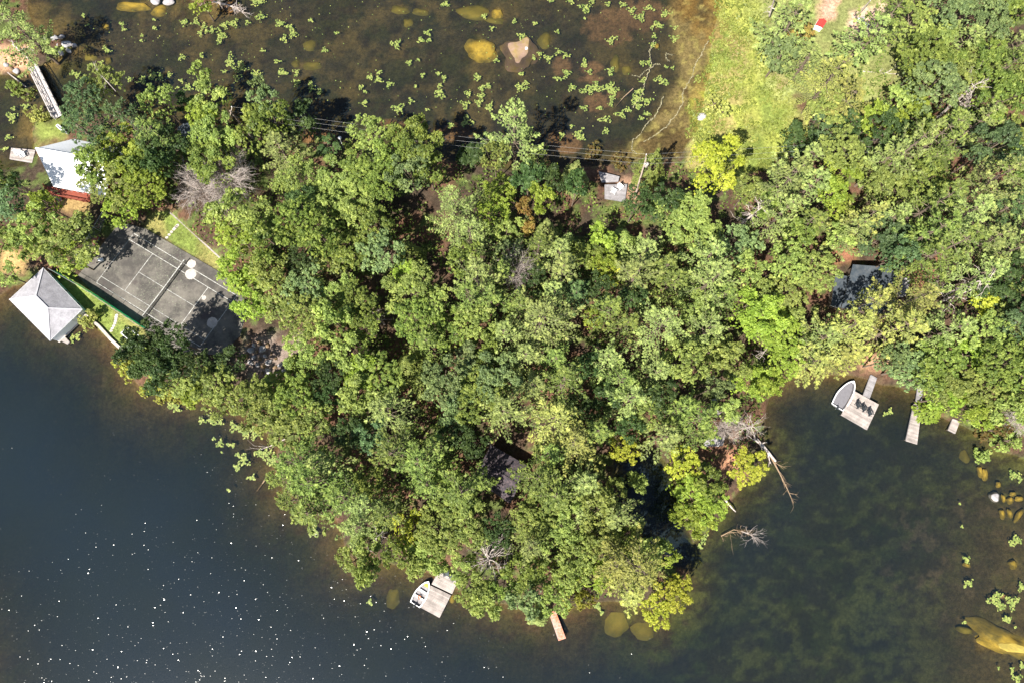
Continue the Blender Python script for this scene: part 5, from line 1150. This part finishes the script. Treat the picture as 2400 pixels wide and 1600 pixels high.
log([(668,1028),(640,1042),(612,1052)], .10, .04, 'pale bare branch reaching over the water on the left shore', zs=(1.0, .3), br=4)
log([(1484,208),(1462,228),(1443,250)], .10, .06, 'thin yellow sunken stick among the lily pads in the upper bay', mat=M_deadb, zs=(.02, -.1))
log([(1690,1255),(1720,1240),(1748,1248)], .10, .03, 'drifting bare branch tangle off the inlet mouth', mat=M_deadb, br=14, zs=(.1, .15))
log([(1738,1244),(1758,1252),(1772,1262)], .07, .02, 'fan of pale twigs on the end of the drifting branch', br=16, zs=(.2, .3))
log([(1700,1170),(1716,1190),(1724,1198)], .18, .08, 'short pale leaning trunk at the shore above the inlet mouth', zs=(1.5, .2), br=2)
log([(500,4),(540,14),(570,30)], .20, .06, 'fallen dead tree with pinkish drooping twigs at the top edge', zs=(1.5, .6), br=30)
log([(1904,607),(1935,580),(1968,553)], .20, .08, 'long pale leaning bare trunk upper left of the slate-roofed cottage', zs=(2, 9), br=5)
log([(2211,704),(2262,684),(2320,657)], .26, .10, 'long pale dead trunk with curling limbs right of the slate-roofed cottage', zs=(3, 12), br=12)
log([(2216,702),(2195,672),(2162,650)], .10, .04, 'curved pale dead limb arching left from the long dead trunk', zs=(3, 8), br=6)
log([(1736,530),(1758,508),(1786,486)], .24, .08, 'stout grey broken trunk in the wood right of the lower wires', zs=(6, 12), br=12)
log([(2004,40),(2022,22),(2040,2)], .17, .12, 'pale leaning trunk above the white rack at the top', zs=(2, 9))
log([(1803,38),(1810,14),(1816,-6)], .17, .12, 'slender white trunk at the top edge beside the marsh', zs=(3, 9), br=6)
log([(2022,168),(2060,172),(2078,173)], .16, .10, 'pale lying log in the clearing of the upper right wood', zs=(1.9, 1.9), br=4)
log([(2284,165),(2300,152),(2314,146)], .16, .10, 'pale log beside a dark gap in the upper right wood', zs=(2.2, 3), br=6)
log([(1716,676),(1730,678),(1745,668)], .14, .06, 'pale slanting trunk in a dark gap left of the slate-roofed cottage', zs=(4, 8), br=2) if False else None
log([(1800,812),(1780,840),(1762,828)], .08, .03, 'pale curved bare branch on the right flank of the point', zs=(6, 7), br=4)
log([(225,150+10),(240,180),(272,215)], .12, .04, 'forked white bare branch above the bluish tree near the footbridge', zs=(9, 10), br=5)
log([(1500,1085),(1515,1120),(1524,1140)], .10, .05, 'dark stick leaning over the inlet', mat=M_deadb, zs=(2, 1)) if False else None
